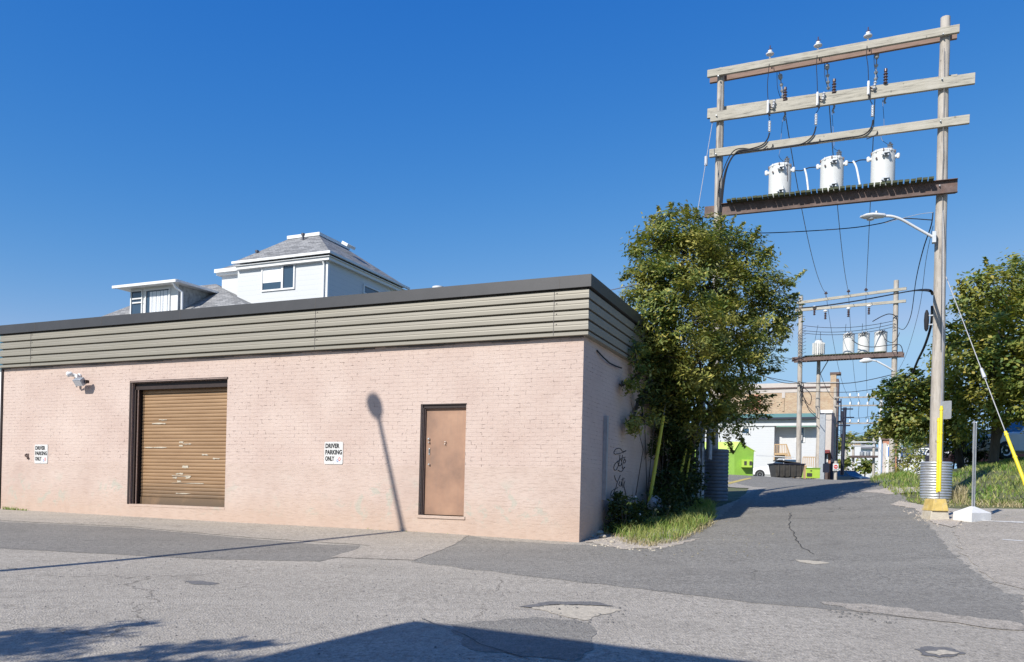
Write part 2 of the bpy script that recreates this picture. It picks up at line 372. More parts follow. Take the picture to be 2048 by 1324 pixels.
drape('tar_patch', px((1828,1300),(1860,1296),(1910,1300),(1930,1312),(1880,1318),(1840,1312)), M['darkpatch'], .006, .03, .1)
drape('worn_patch', px((1850,1306),(1890,1303),(1920,1310),(1880,1314)), M['hole'], .009, .02, .1)
drape('sand_wash', px((1640,1205),(1760,1212),(1900,1232),(2047,1250),(2047,1262),(1880,1246),(1720,1226)), M['apron'], .008, .07, .3)
drape('asphalt_patch', px((1070,1236),(1150,1243),(1188,1256),(1186,1300),(1150,1324),(940,1300),(900,1250)), M['alley'], .0045, .04, .3)
def crack(pts, wdt=.014):
    P = []
    for a, b in zip(pts[:-1], pts[1:]):
        a = Vector(a); b = Vector(b); n = max(2, int((b-a).length/.18))
        for k in range(n): P.append(a.lerp(b, k/n) + Vector((random.uniform(-.03,.03), random.uniform(-.03,.03))))
    P.append(Vector(pts[-1])); L = []; Rr = []
    for i, p in enumerate(P):
        d = (P[min(i+1,len(P)-1)] - P[max(i-1,0)]); d = Vector((-d.y, d.x)).normalized() * wdt * random.uniform(.2, .9); L.append(p + d); Rr.append(p - d)
    return L + Rr[::-1]
for i, c in enumerate([((1582,1026),(1577,1052),(1590,1072),(1600,1094),(1628,1110)), ((840,1238),(905,1262),(960,1290),(1060,1324))]):
    drape('pavement_crack', crack(px(*c), (.012,.006)[i]), M['crack'], .0105, 0)
drape('painted_line', px((1452,966),(1500,955.5),(1504,957),(1456,969)), M['line_y'], .009, 0)
drape('painted_line', px((1960,1041.5),(2047,1044.5),(2047,1047),(1960,1043)), M['line_w'], .012, 0)
drape('painted_line', px((2005,1080),(2047,1082.5),(2047,1084.5),(2005,1081.6)), M['line_w'], .012, 0)

# ================================================================ painted brick warehouse
ANG = math.atan2(E1.y, E1.x)
bld = empty('warehouse', P0, ANG, 'pale pink painted brick warehouse with ribbed metal fascia, roller door and brown side door', 'warehouse')
def loc(p): d = p - P0; return Vector((d.dot(E1), d.dot(E2), d.z))
def fp(x, y, off=0.0):
    """pixel on the facade plane -> local (x, z)"""
    q = loc(on_plane(x, y, P0 - E2 * off, E2)); return q.x, q.z
def paintbrick():
    mt, n, b = newmat('painted_brick'); q = NB(n); tc = q.node('ShaderNodeTexCoord'); sx = q.node('ShaderNodeSeparateXYZ'); q.link(tc.outputs['Object'], sx.inputs[0])
    cx = q.node('ShaderNodeCombineXYZ'); q.link(q.math('ADD', sx.outputs[0], sx.outputs[1]), cx.inputs[0]); q.link(sx.outputs[2], cx.inputs[1])
    vec = cx.outputs[0]; wob = q.node('ShaderNodeTexNoise'); q.link(vec, wob.inputs['Vector']); wob.inputs['Scale'].default_value = 4; wob.inputs['Detail'].default_value = 3
    va = q.node('ShaderNodeVectorMath', operation='MULTIPLY_ADD'); q.link(wob.outputs['Color'], va.inputs[0]); va.inputs[1].default_value = (.03,.022,0); q.link(vec, va.inputs[2])
    br = q.node('ShaderNodeTexBrick'); q.link(va.outputs[0], br.inputs['Vector']); br.inputs['Scale'].default_value = 1; br.inputs['Brick Width'].default_value = .215
    br.inputs['Row Height'].default_value = .0755; br.inputs['Mortar Size'].default_value = .006; br.inputs['Mortar Smooth'].default_value = .5
    br.inputs['Color1'].default_value = (.0,.0,.0,1); br.inputs['Color2'].default_value = (1,1,1,1)
    z = sx.outputs[2]; zi = 2.035 - ZB
    up = q.math('GREATER_THAN', q.math('ADD', z, q.math('MULTIPLY', q.noise(vec, 2.2, 5, .7), .09)), zi + .045)
    mort = q.math('MULTIPLY', br.outputs['Fac'], up)
    paint = q.ramp(q.noise(vec, .8, 5, .6), [(.3, (.49,.372,.318)), (.5, (.54,.425,.367)), (.72, (.595,.482,.42))])
    paint = q.mix(q.math('MULTIPLY', q.ramp(br.outputs['Color'], [(0, 0.0), (1, 1.0)]), q.math('MULTIPLY', up, .16)), paint, (.56,.43,.37))
    low = q.math('SUBTRACT', 1, up)
    # flaking lower band, stains towards the foot
    foot = q.ramp(q.math('ADD', q.math('DIVIDE', z, 1.3), q.math('MULTIPLY', q.noise(vec, 1.2, 5, .65), .5)), [(.45, 1.0), (.85, 0.0)])
    paint = q.mix(low, paint, q.mix(1.0, paint, (.955,.95,.94), 'MULTIPLY'))
    rough_ = q.ramp(q.noise(q.coord('Object', (1,1,6)), 5, 6, .75), [(.5, 0.0), (.66, .55)]); paint = q.mix(q.math('MULTIPLY', rough_, low), paint, (.40,.30,.245))
    paint = q.mix(q.math('MULTIPLY', foot, .42), paint, (.46,.32,.225))
    fl = q.ramp(q.noise(vec, 3.2, 6, .7, .5), [(.53, 0.0), (.60, 1.0)]); band = q.ramp(q.math('MULTIPLY', z, .5), [(.08, 0.0), (.18, 1.0), (.42, 1.0), (.56, 0.0)])
    reg = q.ramp(q.noise(vec, .55, 3), [(.48, 0.0), (.56, 1.0)])
    paint = q.mix(q.math('MULTIPLY', q.math('MULTIPLY', fl, band), q.math('MULTIPLY', reg, .5)), paint, (.36,.40,.33))
    chips = q.ramp(q.noise(vec, 24, 4, .7), [(.645, 0.0), (.67, 1.0)])
    paint = q.mix(q.math('MULTIPLY', chips, q.math('MULTIPLY', q.math('MULTIPLY', reg, low), .6)), paint, (.62,.57,.50))
    # open joints
    gap = q.ramp(q.noise(vec, 8.5, 4, .75), [(.55, 0.0), (.60, 1.0)]); rg2 = q.ramp(q.noise(vec, .45, 3), [(.4, .25), (.6, 1.0)])
    paint = q.mix(q.math('MULTIPLY', mort, q.ramp(q.noise(vec, 1.7, 4, .7), [(.40, .06), (.64, .48)])), paint, (.40,.29,.25))
    paint = q.mix(q.math('MULTIPLY', q.math('MULTIPLY', mort, gap), q.math('MULTIPLY', rg2, .85)), paint, (.13,.085,.075))
    drop = q.ramp(q.noise(q.coord('Object', (3,3,.35)), 1.6, 4), [(.5, 0.0), (.75, .25)]); paint = q.mix(drop, paint, (.56,.44,.37))
    q.link(paint, b.inputs['Base Color']); b.inputs['Roughness'].default_value = .72; b.inputs['Specular IOR Level'].default_value = .3
    # board marks in the concrete band
    wv = q.node('ShaderNodeTexWave', wave_type='BANDS', bands_direction='Y', wave_profile='SAW'); q.link(vec, wv.inputs['Vector']); wv.inputs['Scale'].default_value = 1.05; wv.inputs['Distortion'].default_value = 1.6; wv.inputs['Detail'].default_value = 4
    board = q.math('MULTIPLY', q.ramp(wv.outputs[0], [(.0, 0.0), (.05, 1.0)]), low)
    h = q.math('ADD', q.math('MULTIPLY', mort, -.4), q.math('MULTIPLY', q.noise(vec, 30, 4, .7), .3)); h = q.math('ADD', h, q.math('MULTIPLY', board, .4)); h = q.math('ADD', h, q.math('MULTIPLY', rough_, -1.2))
    h = q.math('ADD', h, q.math('MULTIPLY', q.math('MULTIPLY', mort, gap), -1.5)); h = q.math('ADD', h, q.math('MULTIPLY', fl, -.12))
    q.link(q.bump(h, .55, .008), b.inputs['Normal']); return mt
M['brick'] = paintbrick()
XL = fp(5, 860)[0]; DEP = 9.2; WT = 5.18 - ZB
gx0, gz1 = fp(263, 764); gx1 = fp(452, 890)[0]; gz0 = fp(447, 1015)[1]; gx0 = fp(261, 890)[0]; gz1 = fp(455, 758)[1]
dx0 = fp(842, 920)[0]; dx1 = fp(930, 920)[0]; dz0 = fp(885, 1031.5)[1]; dz1 = fp(932, 808.5)[1]
GD, DD = .27, .13
wm = MB()
holes = [(gx0, gx1, gz0, gz1), (dx0, dx1, dz0, dz1)]
xs = sorted([XL, gx0, gx1, dx0, dx1, 0]); zs = sorted([-.6, gz0, gz1, dz0, dz1, WT])
for a, b_ in zip(xs[:-1], xs[1:]):
    for c, d in zip(zs[:-1], zs[1:]):
        if any(h[0]-1e-4 <= a and b_ <= h[1]+1e-4 and h[2]-1e-4 <= c and d <= h[3]+1e-4 for h in holes): continue
        wm.add([(a,0,c),(b_,0,c),(b_,0,d),(a,0,d)], [(0,1,2,3)])
for (a, b_, c, d), dp in zip(holes, (GD, DD)):
    wm.add([(a,0,c),(a,dp,c),(a,dp,d),(a,0,d)], [(0,1,2,3)]); wm.add([(b_,0,c),(b_,dp,c),(b_,dp,d),(b_,0,d)], [(0,3,2,1)])
    wm.add([(a,0,d),(a,dp,d),(b_,dp,d),(b_,0,d)], [(0,1,2,3)]); wm.add([(a,0,c),(a,dp,c),(b_,dp,c),(b_,0,c)], [(0,3,2,1)])
wm.add([(0,0,-.6),(0,DEP,-.6),(0,DEP,WT),(0,0,WT)], [(0,1,2,3)])
wm.add([(XL,0,-.6),(XL,DEP,-.6),(XL,DEP,WT),(XL,0,WT)], [(0,3,2,1)])
wm.add([(XL,DEP,-.6),(0,DEP,-.6),(0,DEP,WT),(XL,DEP,WT)], [(0,3,2,1)])
wall = bpy.data.meshes.new('wall'); wall.from_pydata(wm.v, [], wm.f); wall.materials.append(M['brick'])
wo = bpy.data.objects.new('wall', wall); COL.objects.link(wo); wo.parent = bld
MB().bx(XL+.02, -.02, .02, DEP-.02, WT-.12, WT-.06).build('roof', M['cap'], bld)
# fascia
ztop = loc(on_plane(1175, 548, P0 - E2*.16, E2)).z; zbot = loc(on_plane(1172, 669, P0 - E2*.1, E2)).z
capz = ztop - .215
def fascia(prof, x0, name, mat, parent, side=True):
    vs = []; fs = []
    if not side:
        for o_, z in prof: vs += [(x0, -o_, z), (-.012, -o_, z)]
        return MB().add(vs, [(2*i, 2*i+1, 2*i+3, 2*i+2) for i in range(len(prof)-1)]).build(name, mat, parent)
    for o_, z in prof: vs += [(x0, -o_, z), (o_ if side else 0, -o_, z), (o_, DEP, z)]
    for i in range(len(prof)-1):
        fs.append((i*3, i*3+1, i*3+4, i*3+3))
        if side: fs.append((i*3+1, i*3+2, i*3+5, i*3+4))
    return MB().add(vs, fs).build(name, mat, parent)
fascia([(-.25, ztop-.01), (.16, ztop), (.16, capz), (.03, capz-.002)], XL, 'roof_flashing', M['cap'], bld)
per = (capz - zbot - .05) / 4.22
pr = [(.05, capz-.001)]
zz = capz
for k in range(4):
    pr += [(.03, zz-.030), (.106, zz-.034), (.110, zz-.085), (.107, zz-.10), (.112, zz-.115), (.112, zz-per+.004), (.03, zz-per-.0)]
    zz -= per
pr += [(.03, zz-.03), (.112, zz-.034), (.112, zbot), (.0, zbot-.003)]
fascia(pr, XL, 'ribbed_fascia', M['fascia'], bld)
for xx in (1117, 630, 360, 203, 70):      # seams in the flashing
    s_ = fp(xx, 640, .16)[0]; MB().bx(s_-.004, s_+.004, -.163, -.158, capz+.005, ztop-.004).build('flashing_seam', M['fasciadk'], bld)
for xx in (1107, 630, 62):               # lap joints in the ribbed cladding
    s_ = fp(xx, 640, .12)[0]; MB().bx(s_-.004, s_+.004, -.1165, -.1125, zbot+.01, capz-.04).build('fascia_seam', M['fasciadk'], bld)
    for k in range(4): MB().lathe([(.012,0),(.008,.006)], (s_+.05, -.112, capz-.07-k*per), 6, (0,-1,0)).build('fascia_screw', M['fasciadk'], bld)
dk = MB()                                  # loose wavy drip strip under the fascia
for k in range(60):
    x0 = XL + (0-XL)*k/60; x1 = XL + (0-XL)*(k+1)/60
    z0_ = zbot-.03+.012*math.sin(k*.9)+(.03 if k==43 else 0); dk.bx(x0, x1-.002, -.03, -.004, z0_, zbot-.006)
dk.build('drip_strip', M['fasciadk'], bld)
# roller door
GW = gx1 - gx0; n_sl = 33; sh = (gz1 - gz0 - .17) / n_sl
def bronze():
    mt, n, b = newmat('bronze_slats'); q = NB(n); vec = q.coord('Object'); z = q.node('ShaderNodeSeparateXYZ'); q.link(vec, z.inputs[0])
    c = q.ramp(q.noise(q.coord('Object', (.6,1,3)), 1.5, 5, .6), [(.3, (.27,.16,.08)), (.7, (.36,.225,.12))])
    sm = q.noise(q.coord('Object', (1,1,1.3)), 1.6, 4, .6, .3); hh = q.ramp(z.outputs[2], [(.30, 1.0), (.98, 0.0)])
    c = q.mix(q.math('MULTIPLY', hh, q.ramp(sm, [(.32, .55), (.5, 1.0)])), c, (.085,.065,.045))
    q.link(c, b.inputs['Base Color']); b.inputs['Roughness'].default_value = .5; b.inputs['Metallic'].default_value = .1; return mt
M['bronze'] = bronze()
door = MB(); vs = []; fs = []
for k in range(n_sl):
    zt = gz1 - .0 - k*sh
    for o_, f_ in ((.0, .0), (.012, .05), (.017, .2), (.019, .5), (.014, .88), (.006, .93), (-.008, .95)):
        vs += [(gx0+.10, GD-.03-o_, zt-f_*sh), (gx1+.03, GD-.03-o_, zt-f_*sh)]
for i in range(len(vs)//2-1): fs.append((2*i, 2*i+1, 2*i+3, 2*i+2))
door.add(vs, fs); door.bx(gx0+.10, gx1+.03, GD-.06, GD-.01, gz0, gz0+.17)
rd = door.build('roller_door', M['bronze'], bld)
MB().bx(gx0+.002, gx1, .08, GD-.065, gz1-.15, gz1-.002).build('shade_header', M['frame'], bld)  # dark header box, also standing in for the lintel's deep shadow
scr = MB()
for (x0, y0, x1, y1) in ((304,846,331,848),(318,839,334,840),(289,894,333,896),(358,883,366,886),(358,890,365,893),(366,887,383,888.5),(404,908,415,910.5),(426,916,439,918.5),(365,931,376,936),(352,946,366,949),(344,951,382,953),(346,954,354,957),(372,953,380,957),(354,961,361,964),(344,965,407,967.3),(352,986,383,988),(362,1010,372,1014)):
    a = loc(on_plane(x0, y0, P0+E2*(GD-.055), E2)); c = loc(on_plane(x1, y1, P0+E2*(GD-.055), E2)); z1_, z0_ = max(a.z, c.z), min(a.z, c.z); nn = 5
    top = [(a.x+(c.x-a.x)*t/nn, z1_+random.uniform(-.008,.008)) for t in range(nn+1)]; bot = [(a.x+(c.x-a.x)*t/nn+random.uniform(-.02,.02), z0_+random.uniform(-.008,.008)) for t in range(nn, -1, -1)]
    scr = MB(); scr.add([(x_, GD-.0545, z_) for x_, z_ in top+bot], [tuple(range(2*nn+2))])
    scr.build('paint_scrape', M['hole'], rd)
MB().bx(gx0+.001, gx0+.07, .055, GD-.002, gz0, gz1-.152).bx(gx0+.002, gx1, GD-.012, GD+.03, gz1-.03, gz1-.001).build('door_track', M['frame'], rd)
MB().bx(gx0+.10, gx0+.113, .085, .11, gz0, gz1-.12).build('track_edge', M['framelit'], rd)
gf = MB(); gf.bx(gx0-.055, gx0, -.012, .05, gz0, gz1).bx(gx0-.055, gx1+.015, -.012, .05, gz1, gz1+.045)
gf.build('garage_frame', M['frame'], bld)
MB().bx(gx0-.001, gx0+.012, .0, .055, gz0, gz1).bx(gx0-.04, gx1, -.018, -.0125, gz1+.012, gz1+.03).build('frame_edge', M['framelit'], bld)
# side door
MB().bx(dx0-.002, dx0+.035, .02, DD, dz0, dz1).bx(dx0, dx1+.01, .02, DD, dz1-.055, dz1-.001).build('door_frame', M['frame'], bld)
MB().bx(dx0+.0351, dx0+.046, .045, .06, dz0, dz1-.056).bx(dx0+.056, dx1, .045, .06, dz1-.067, dz1-.0555).build('frame_edge', M['framelit'], bld)
MB().bx(dx0-.03, dx0-.003, -.006, .02, dz0, dz1+.02).bx(dx0-.03, dx1+.01, -.006, .02, dz1, dz1+.02).build('frame_seal', M['frame'], bld)
def doormat_():
    mt, n, b = newmat('worn_brown_door_paint'); q = NB(n); vec = q.coord('Object')
    c = q.ramp(q.noise(vec, 1.4, 4, .6), [(.35, (.235,.14,.095)), (.5, (.32,.185,.12)), (.68, (.40,.235,.15))])
    c = q.mix(q.ramp(q.noise(q.coord('Object', (9,9,.8)), 3, 4), [(.5, 0.0), (.8, .35)]), c, (.24,.16,.12))
    q.link(c, b.inputs['Base Color']); b.inputs['Roughness'].default_value = .55; return mt
M['doorp'] = doormat_()
sd_ = MB().bx(dx0+.03, dx1+.01, .085, DD-.001, dz0+.012, dz1-.056).build('door', M['doorp'], bld, bevel=.004)
def dpx(x, y): q = loc(on_plane(x, y, P0+E2*.085, E2)); return Vector((q.x, .085, q.z))
for (x, y, r) in ((858.5, 878, .026), (859, 885, .02), (859, 929, .024), (892, 884, .013), (891, 888.5, .013)):
    p = dpx(x, y); MB().lathe([(r, 0), (r, .012), (r*.7, .022), (r*.6, .04), (.001, .042)], p, 12, (0,-1,0)).build('door_knob' if x < 870 else 'peephole', M['chrome'], sd_, True)
p = dpx(859, 903); MB().bx(p.x-.016, p.x+.016, .072, .085, p.z-.062, p.z+.062).build('lock_plate', M['chrome'], sd_, bevel=.003)
MB().bx(p.x-.006, p.x+.008, .068, .072, p.z-.035, p.z+.04).build('lock_slot', M['black'], sd_)
MB().bx(dx0-.05, dx1+.03, -.02, DD-.003, dz0-.055, dz0).build('door_sill', M['brick'], bld)
MB().bx(gx0, gx1, -.006, GD, gz0-.05, gz0-.002).build('garage_sill', M['brick'], bld)
# small dark hook by the left sign
p = fp(56, 912); MB().tube([(p[0]-.05,-.0,p[1]+.05),(p[0]-.03,-.05,p[1]+.02),(p[0],-.07,p[1]),(p[0]+.04,-.04,p[1]-.03),(p[0]+.01,-.02,p[1]-.07)], .018, 6).bx(p[0]-.03, p[0]+.03, -.015, 0, p[1]-.05, p[1]+.06).build('wall_hook', M['rust'], bld)
# vertical grey channel, graffiti, pipe on the side wall
def sp(x, y, off=0.0):
    q = loc(on_plane(x, y, P0 + E1*off, E1)); return Vector((off, q.y, q.z))
a = sp(1212, 832, .03); c = sp(1206, 1000, .03); MB().bx(-.001, .07, a.y-.05, a.y+.05, c.z, a.z).bx(.07, .078, a.y-.06, a.y-.02, c.z, a.z).build('wall_channel', M['steel2'], bld)
gr = MB()
def stroke(pts, r=.011):
    P = [sp(x, y, .008) for x, y in pts]; Q = []
    for i in range(len(P)-1):
        p0 = P[max(i-1,0)]; p1 = P[i]; p2 = P[i+1]; p3 = P[min(i+2,len(P)-1)]
        for t in np.linspace(0, 1, 6, endpoint=False):
            Q.append(.5*((2*p1)+(p2-p0)*t+(2*p0-5*p1+4*p2-p3)*t*t+(3*p1-p0-3*p2+p3)*t**3))
    Q.append(P[-1]); gr.tube(Q, r*.6, 5)
stroke([(1231,909),(1228,905),(1232,898),(1240,897),(1246,903),(1252,901)]); stroke([(1232,908),(1240,907),(1252,902)])
stroke([(1240,910),(1238,928),(1232,940),(1228,938),(1229,930),(1236,922)]); stroke([(1240,918),(1236,925),(1240,932),(1244,925),(1241,918)])
stroke([(1245,910),(1244,925),(1246,938),(1250,934)]); stroke([(1242,917),(1251,914)]); stroke([(1249,917),(1247,926),(1251,924),(1250,918)]); stroke([(1236,940),(1243,943),(1249,934)])
stroke([(1229,951),(1231,958),(1235,963),(1241,950)]); stroke([(1235,963),(1232,975),(1225,990),(1222,991),(1224,982),(1236,975)])
stroke([(1240,962),(1238,970),(1242,972),(1243,963),(1244,973)]); stroke([(1246,955),(1246,976)]); stroke([(1243,960),(1249,957)]); stroke([(1250,962),(1248,972),(1252,990),(1247,998)])
gr.build('graffiti_tag', M['ink'], bld)
q0 = sp(1194, 700, .03); MB().tube([sp(1194,701,.02), sp(1207,715,.05), sp(1219,726,.05), sp(1231,732,.05), sp(1243,736,.06)], .014, 6).build('wall_cable', M['cable'], bld, True)
MB().tube([(-.05, 1.2, ztop+.02), (.35, 2.35, ztop+.42)], .012, 6).build('roof_rod', M['steel'], bld)
pv = loc(on_plane(877, 575, P0+E2*4.5, E2)); MB().lathe([(.12,-.9),(.12,0),(.16,.01),(.16,.07),(.05,.1)], (pv.x, 4.5, pv.z-.06), 16).build('roof_vent', M['lampgrey'], bld, True)

# text helper -------------------------------------------------------------
def text_mesh(name, body, size, mat, parent=None, ex=.001, off=0, sx=1.0, M4=None, align='LEFT', spacing=1.0, extra=None):
    cu = bpy.data.curves.new(name, 'FONT'); cu.body = body; cu.size = size; cu.extrude = ex; cu.offset = off; cu.align_x = align; cu.space_character = spacing
    cu.resolution_u = 3
    t = bpy.data.objects.new(name, cu); COL.objects.link(t)
    dg = bpy.context.evaluated_depsgraph_get(); me = bpy.data.meshes.new_from_object(t.evaluated_get(dg)); bpy.data.objects.remove(t); bpy.data.curves.remove(cu)
    me.name = name
    for v in me.vertices:
        v.co.x *= sx
    if M4: me.transform(M4)
    me.materials.clear(); me.materials.append(mat)
    o = bpy.data.objects.new(name, me); COL.objects.link(o)
    if parent is not None: o.parent = parent
    return o
# text in the x-z plane facing -y
TX = Matrix(((1,0,0,0),(0,0,-1,0),(0,1,0,0),(0,0,0,1)))
def rrect(x0, x1, z0, z1, r, n=5):
    out = []
    for cx_, cz_, a0 in ((x1-r, z1-r, 0), (x0+r, z1-r, 90), (x0+r, z0+r, 180), (x1-r, z0+r, 270)):
        for k in range(n+1): a_ = R(a0 + 90*k/n); out.append((cx_+r*math.cos(a_), cz_+r*math.sin(a_)))
    return out
def parking_sign(cxp, cyp, wpx, hpx, label):
    P = on_plane(cxp, cyp, P0 - E2*.012, E2); Z = P.y
    A_ = on_plane(cxp-wpx/2, cyp, P0-E2*.012, E2); B_ = on_plane(cxp+wpx/2, cyp, P0-E2*.012, E2); wd = (B_-A_).length; ht = hpx*Z/F
    e = empty('parking_sign', P, ANG, label, 'sign', 'driver parking signs on the pink wall')
    MB().prism([(x, 0, z) for x, z in rrect(-wd/2, wd/2, -ht/2, ht/2, .03)], (0, .006, 0)).build('plate', M['signwhite'], e)
    s_ = ht*.205
    for t, zz_, tw in (('DRIVER', ht*.235, .76), ('PARKING', -ht*.045, .90), ('ONLY', -ht*.33, .49)):
        o = text_mesh('lettering', t, s_*1.32, M['black'], e, .0008, .005, 1, None, spacing=1.0)
        x_ = [v.co.x for v in o.data.vertices]; k = tw*wd/(max(x_)-min(x_)); x0_ = min(x_)
        for v in o.data.vertices: v.co = Vector(((v.co.x-x0_)*k - wd*.44, -.0022, v.co.y + zz_-s_*.05))
    # little two-square emblem
    for c_, cx_, cz_, sz in ((M['red'], wd*.33, -ht*.27, wd*.075), (M['blue'], wd*.22, -ht*.34, wd*.055)):
        MB().prism([(cx_+sz*math.cos(R(a_)), -.003, cz_+sz*1.25*math.sin(R(a_))) for a_ in (0,90,180,270)], (0,.002,0)).build('emblem', c_, e)
        MB().prism([(cx_+sz*.6*math.cos(R(a_)), -.0045, cz_+sz*.7*math.sin(R(a_))) for a_ in (0,90,180,270)], (0,.001,0)).build('emblem_inset', M['white'], e)
    for sz_ in (-1, 1): MB().lathe([(.008, 0), (.006, .004)], (0, -.001, sz_*(ht/2-.025)), 8, (0,-1,0)).build('bolt', M['steel'], e)
parking_sign(667, 906, 37, 45, 'white driver parking sign between the roller door and the brown door')
parking_sign(82, 908, 26, 38, 'white driver parking sign left of the roller door, beside the dark hook')
# flood light with sensor
P = on_plane(160, 752, P0, E2); e = empty('security_light', P, ANG, 'twin head motion security light on the pink wall below the fascia', 'wall light')
MB().lathe([(.06,0),(.06,.03),(.045,.05)], (0,0,0), 14, (0,-1,0)).bx(-.03,.03,-.1,-.04,-.25,.03).build('mount', M['white'], e, bevel=.004)
MB().tube([(-.03,-.08,.02),(-.11,-.13,.03)], .02, 8).lathe([(.03,0),(.055,.03),(.06,.12),(.05,.13)], (-.10,-.12,.05), 14, (-.55,-.6,-.35)).build('sensor_head', M['white'], e, True)
MB().tube([(-.02,-.08,-.02),(-.20,-.13,.0)], .018, 8).lathe([(.03,0),(.05,.02),(.055,.08),(.04,.1)], (-.17,-.1,.03), 14, (-.4,-.8,.1)).build('sensor_eye', M['white'], e, True)
MB().tube([(0,-.06,-.18),(.02,-.10,-.26),(.10,-.14,-.20)], .02, 8).build('arm', M['steel2'], e)
rt = Matrix.Rotation(R(38), 3, 'X')
hd = MB().box((.25,-.20,-.17), (.27,.13,.17), rt).build('lamp_housing', M['steel2'], e, bevel=.015)
MB().box(Vector((.25,-.20,-.17)) + rt @ Vector((0,-.062,-.01)), (.23,.012,.135), rt).build('lens', M['porc'], hd)
MB().bx(.38,.44,-.19,-.10,-.20,-.13).build('junction', M['frame'], e)
# pale neighbour at the very left edge
nb_ = empty('neighbour_shop', P0 + E1*(XL-.0) , ANG, 'narrow sliver of pale neighbouring shop at the left edge past the pink wall', 'building')
MB().bx(-9, -.06, .0, DEP, -.6, zbot-.01).build('wall', M['white'], nb_)
o_ = fascia([(p_[0], p_[1]) for p_ in pr], -9, 'ribbed_fascia', M['paleblue'], nb_, side=False)
MB().bx(-9, -.012, -.16, DEP, capz+.001, ztop-.002).build('roof_flashing', M['cap'], nb_)
MB().bx(-9, -.02, .02, DEP, zbot-.01, capz).build('upper_wall', M['white'], nb_)
MB().bx(-.058, -.004, -.03, .05, -.6, zbot-.01).build('corner_post', M['frame'], nb_)

# ================================================================ white house behind the warehouse
HZ = 30.0; H0 = W(655, 560, HZ); H0.z = g(H0.x, H0.y); hs = empty('house', H0, ANG, 'white sided house with grey shingle hip roof rising behind the pink warehouse', 'house')
def hl(p): d = p - H0; return Vector((d.dot(E1), d.dot(E2), d.z))
def hf(x, y, off=0.0): return hl(on_plane(x, y, H0 + E2*off, E2))     # on a plane parallel to its front
def hsd(x, y, off=0.0): return hl(on_plane(x, y, H0 + E1*off, E1))
def siding():
    mt, n, b = newmat('lap_siding'); q = NB(n); vec = q.coord('Object'); s3 = q.node('ShaderNodeSeparateXYZ'); q.link(vec, s3.inputs[0])
    fr = q.math('FRACT', q.math('MULTIPLY', s3.outputs[2], 1/.19)); c = q.ramp(fr, [(.0, (.45,.48,.51)), (.07, (.60,.61,.62)), (1.0, (.61,.62,.63))])
    q.link(c, b.inputs['Base Color']); b.inputs['Roughness'].default_value = .5; q.link(q.bump(fr, .5, .02), b.inputs['Normal']); return mt
def shingle():
    mt, n, b = newmat('grey_shingles'); q = NB(n); tc = q.node('ShaderNodeTexCoord'); s3 = q.node('ShaderNodeSeparateXYZ'); q.link(tc.outputs['Object'], s3.inputs[0])
    cx = q.node('ShaderNodeCombineXYZ'); q.link(q.math('ADD', s3.outputs[0], s3.outputs[1]), cx.inputs[0]); q.link(s3.outputs[2], cx.inputs[1])
    br = q.node('ShaderNodeTexBrick'); q.link(cx.outputs[0], br.inputs['Vector']); br.inputs['Scale'].default_value = 1; br.inputs['Brick Width'].default_value = .28; br.inputs['Row Height'].default_value = .085
    br.inputs['Mortar Size'].default_value = .009; br.inputs['Color1'].default_value = (.155,.152,.148,1); br.inputs['Color2'].default_value = (.335,.33,.32,1); br.inputs['Mortar'].default_value = (.10,.105,.115,1)
    c = q.mix(q.ramp(q.noise(tc.outputs['Object'], 9, 3), [(.4, 0.0), (.7, .25)]), br.outputs['Color'], (.37,.365,.355))
    q.link(c, b.inputs['Base Color']); b.inputs['Roughness'].default_value = .9; q.link(q.bump(br.outputs['Fac'], -.4, .02), b.inputs['Normal']); return mt
M['siding'] = siding(); M['shingle'] = shingle()
M['greyshake'] = simple('grey_shake_cladding', (.33,.34,.34), .9, 0, .35, 6, .4, 30)
ez = hf(655, 504).z; xl = hf(475, 570).x; yd = hsd(801, 590).y
ov = .22; ze = hf(658, 499, -.38).z - .17; ez = ze - .02
def hip(name, x0, x1, y0, y1, z, top, parent, slope_top):
    """hipped roof from eaves rectangle to a smaller top rectangle"""
    a, b_, c, d, zt = top
    v = [(x0,y0,z),(x1,y0,z),(x1,y1,z),(x0,y1,z),(a,c,zt),(b_,c,zt),(b_,d,zt),(a,d,zt)]
    return MB().add(v, [(0,1,5,4),(1,2,6,5),(2,3,7,6),(3,0,4,7),(4,5,6,7),(3,2,1,0)]).build(name, M['shingle'], parent)
MB().bx(xl, 0, 0, yd, 0, ez-.1).build('wall', M['siding'], hs)
MB().bx(-.09, .012, -.012, .09, 0, ez-.101).build('corner_board', M['white'], hs)
x0, x1, y0, y1 = xl-.02, ov, -ov, yd+ov
tz = hf(630, 472, 1.7).z
tl = hf(576, 474, 1.7).x; tr_ = hf(638, 470, 1.7).x; dw = ov - tr_
hip('roof', x0, x1, y0, y1, ze+.17, (tl, tr_, 1.7, yd-1.5, tz), hs, 0)
MB().bx(tl-.02, tr_+.05, 1.66, yd-1.4, tz, tz+.13).build('roof_curb', M['white'], hs)
MB().bx(x0, x1, y0, y1, ze, ze+.03).bx(x0+.06, x1-.06, y0+.06, y1-.06, ze-.12, ze-.001).build('soffit', M['white'], hs)
gut = MB(); gut.bx(x0-.04, x1+.08, y0-.08, y0, ze+.08, ze+.17).bx(x1, x1+.08, y0, y1+.05, ze+.08, ze+.17); gut.build('gutter', M['white'], hs)
MB().tube([(-.18,-.14,ze+.04),(-.13,-.06,ze-.25),(-.13,-.05,ze-4.5)], .04, 8).build('downpipe', M['white'], hs)
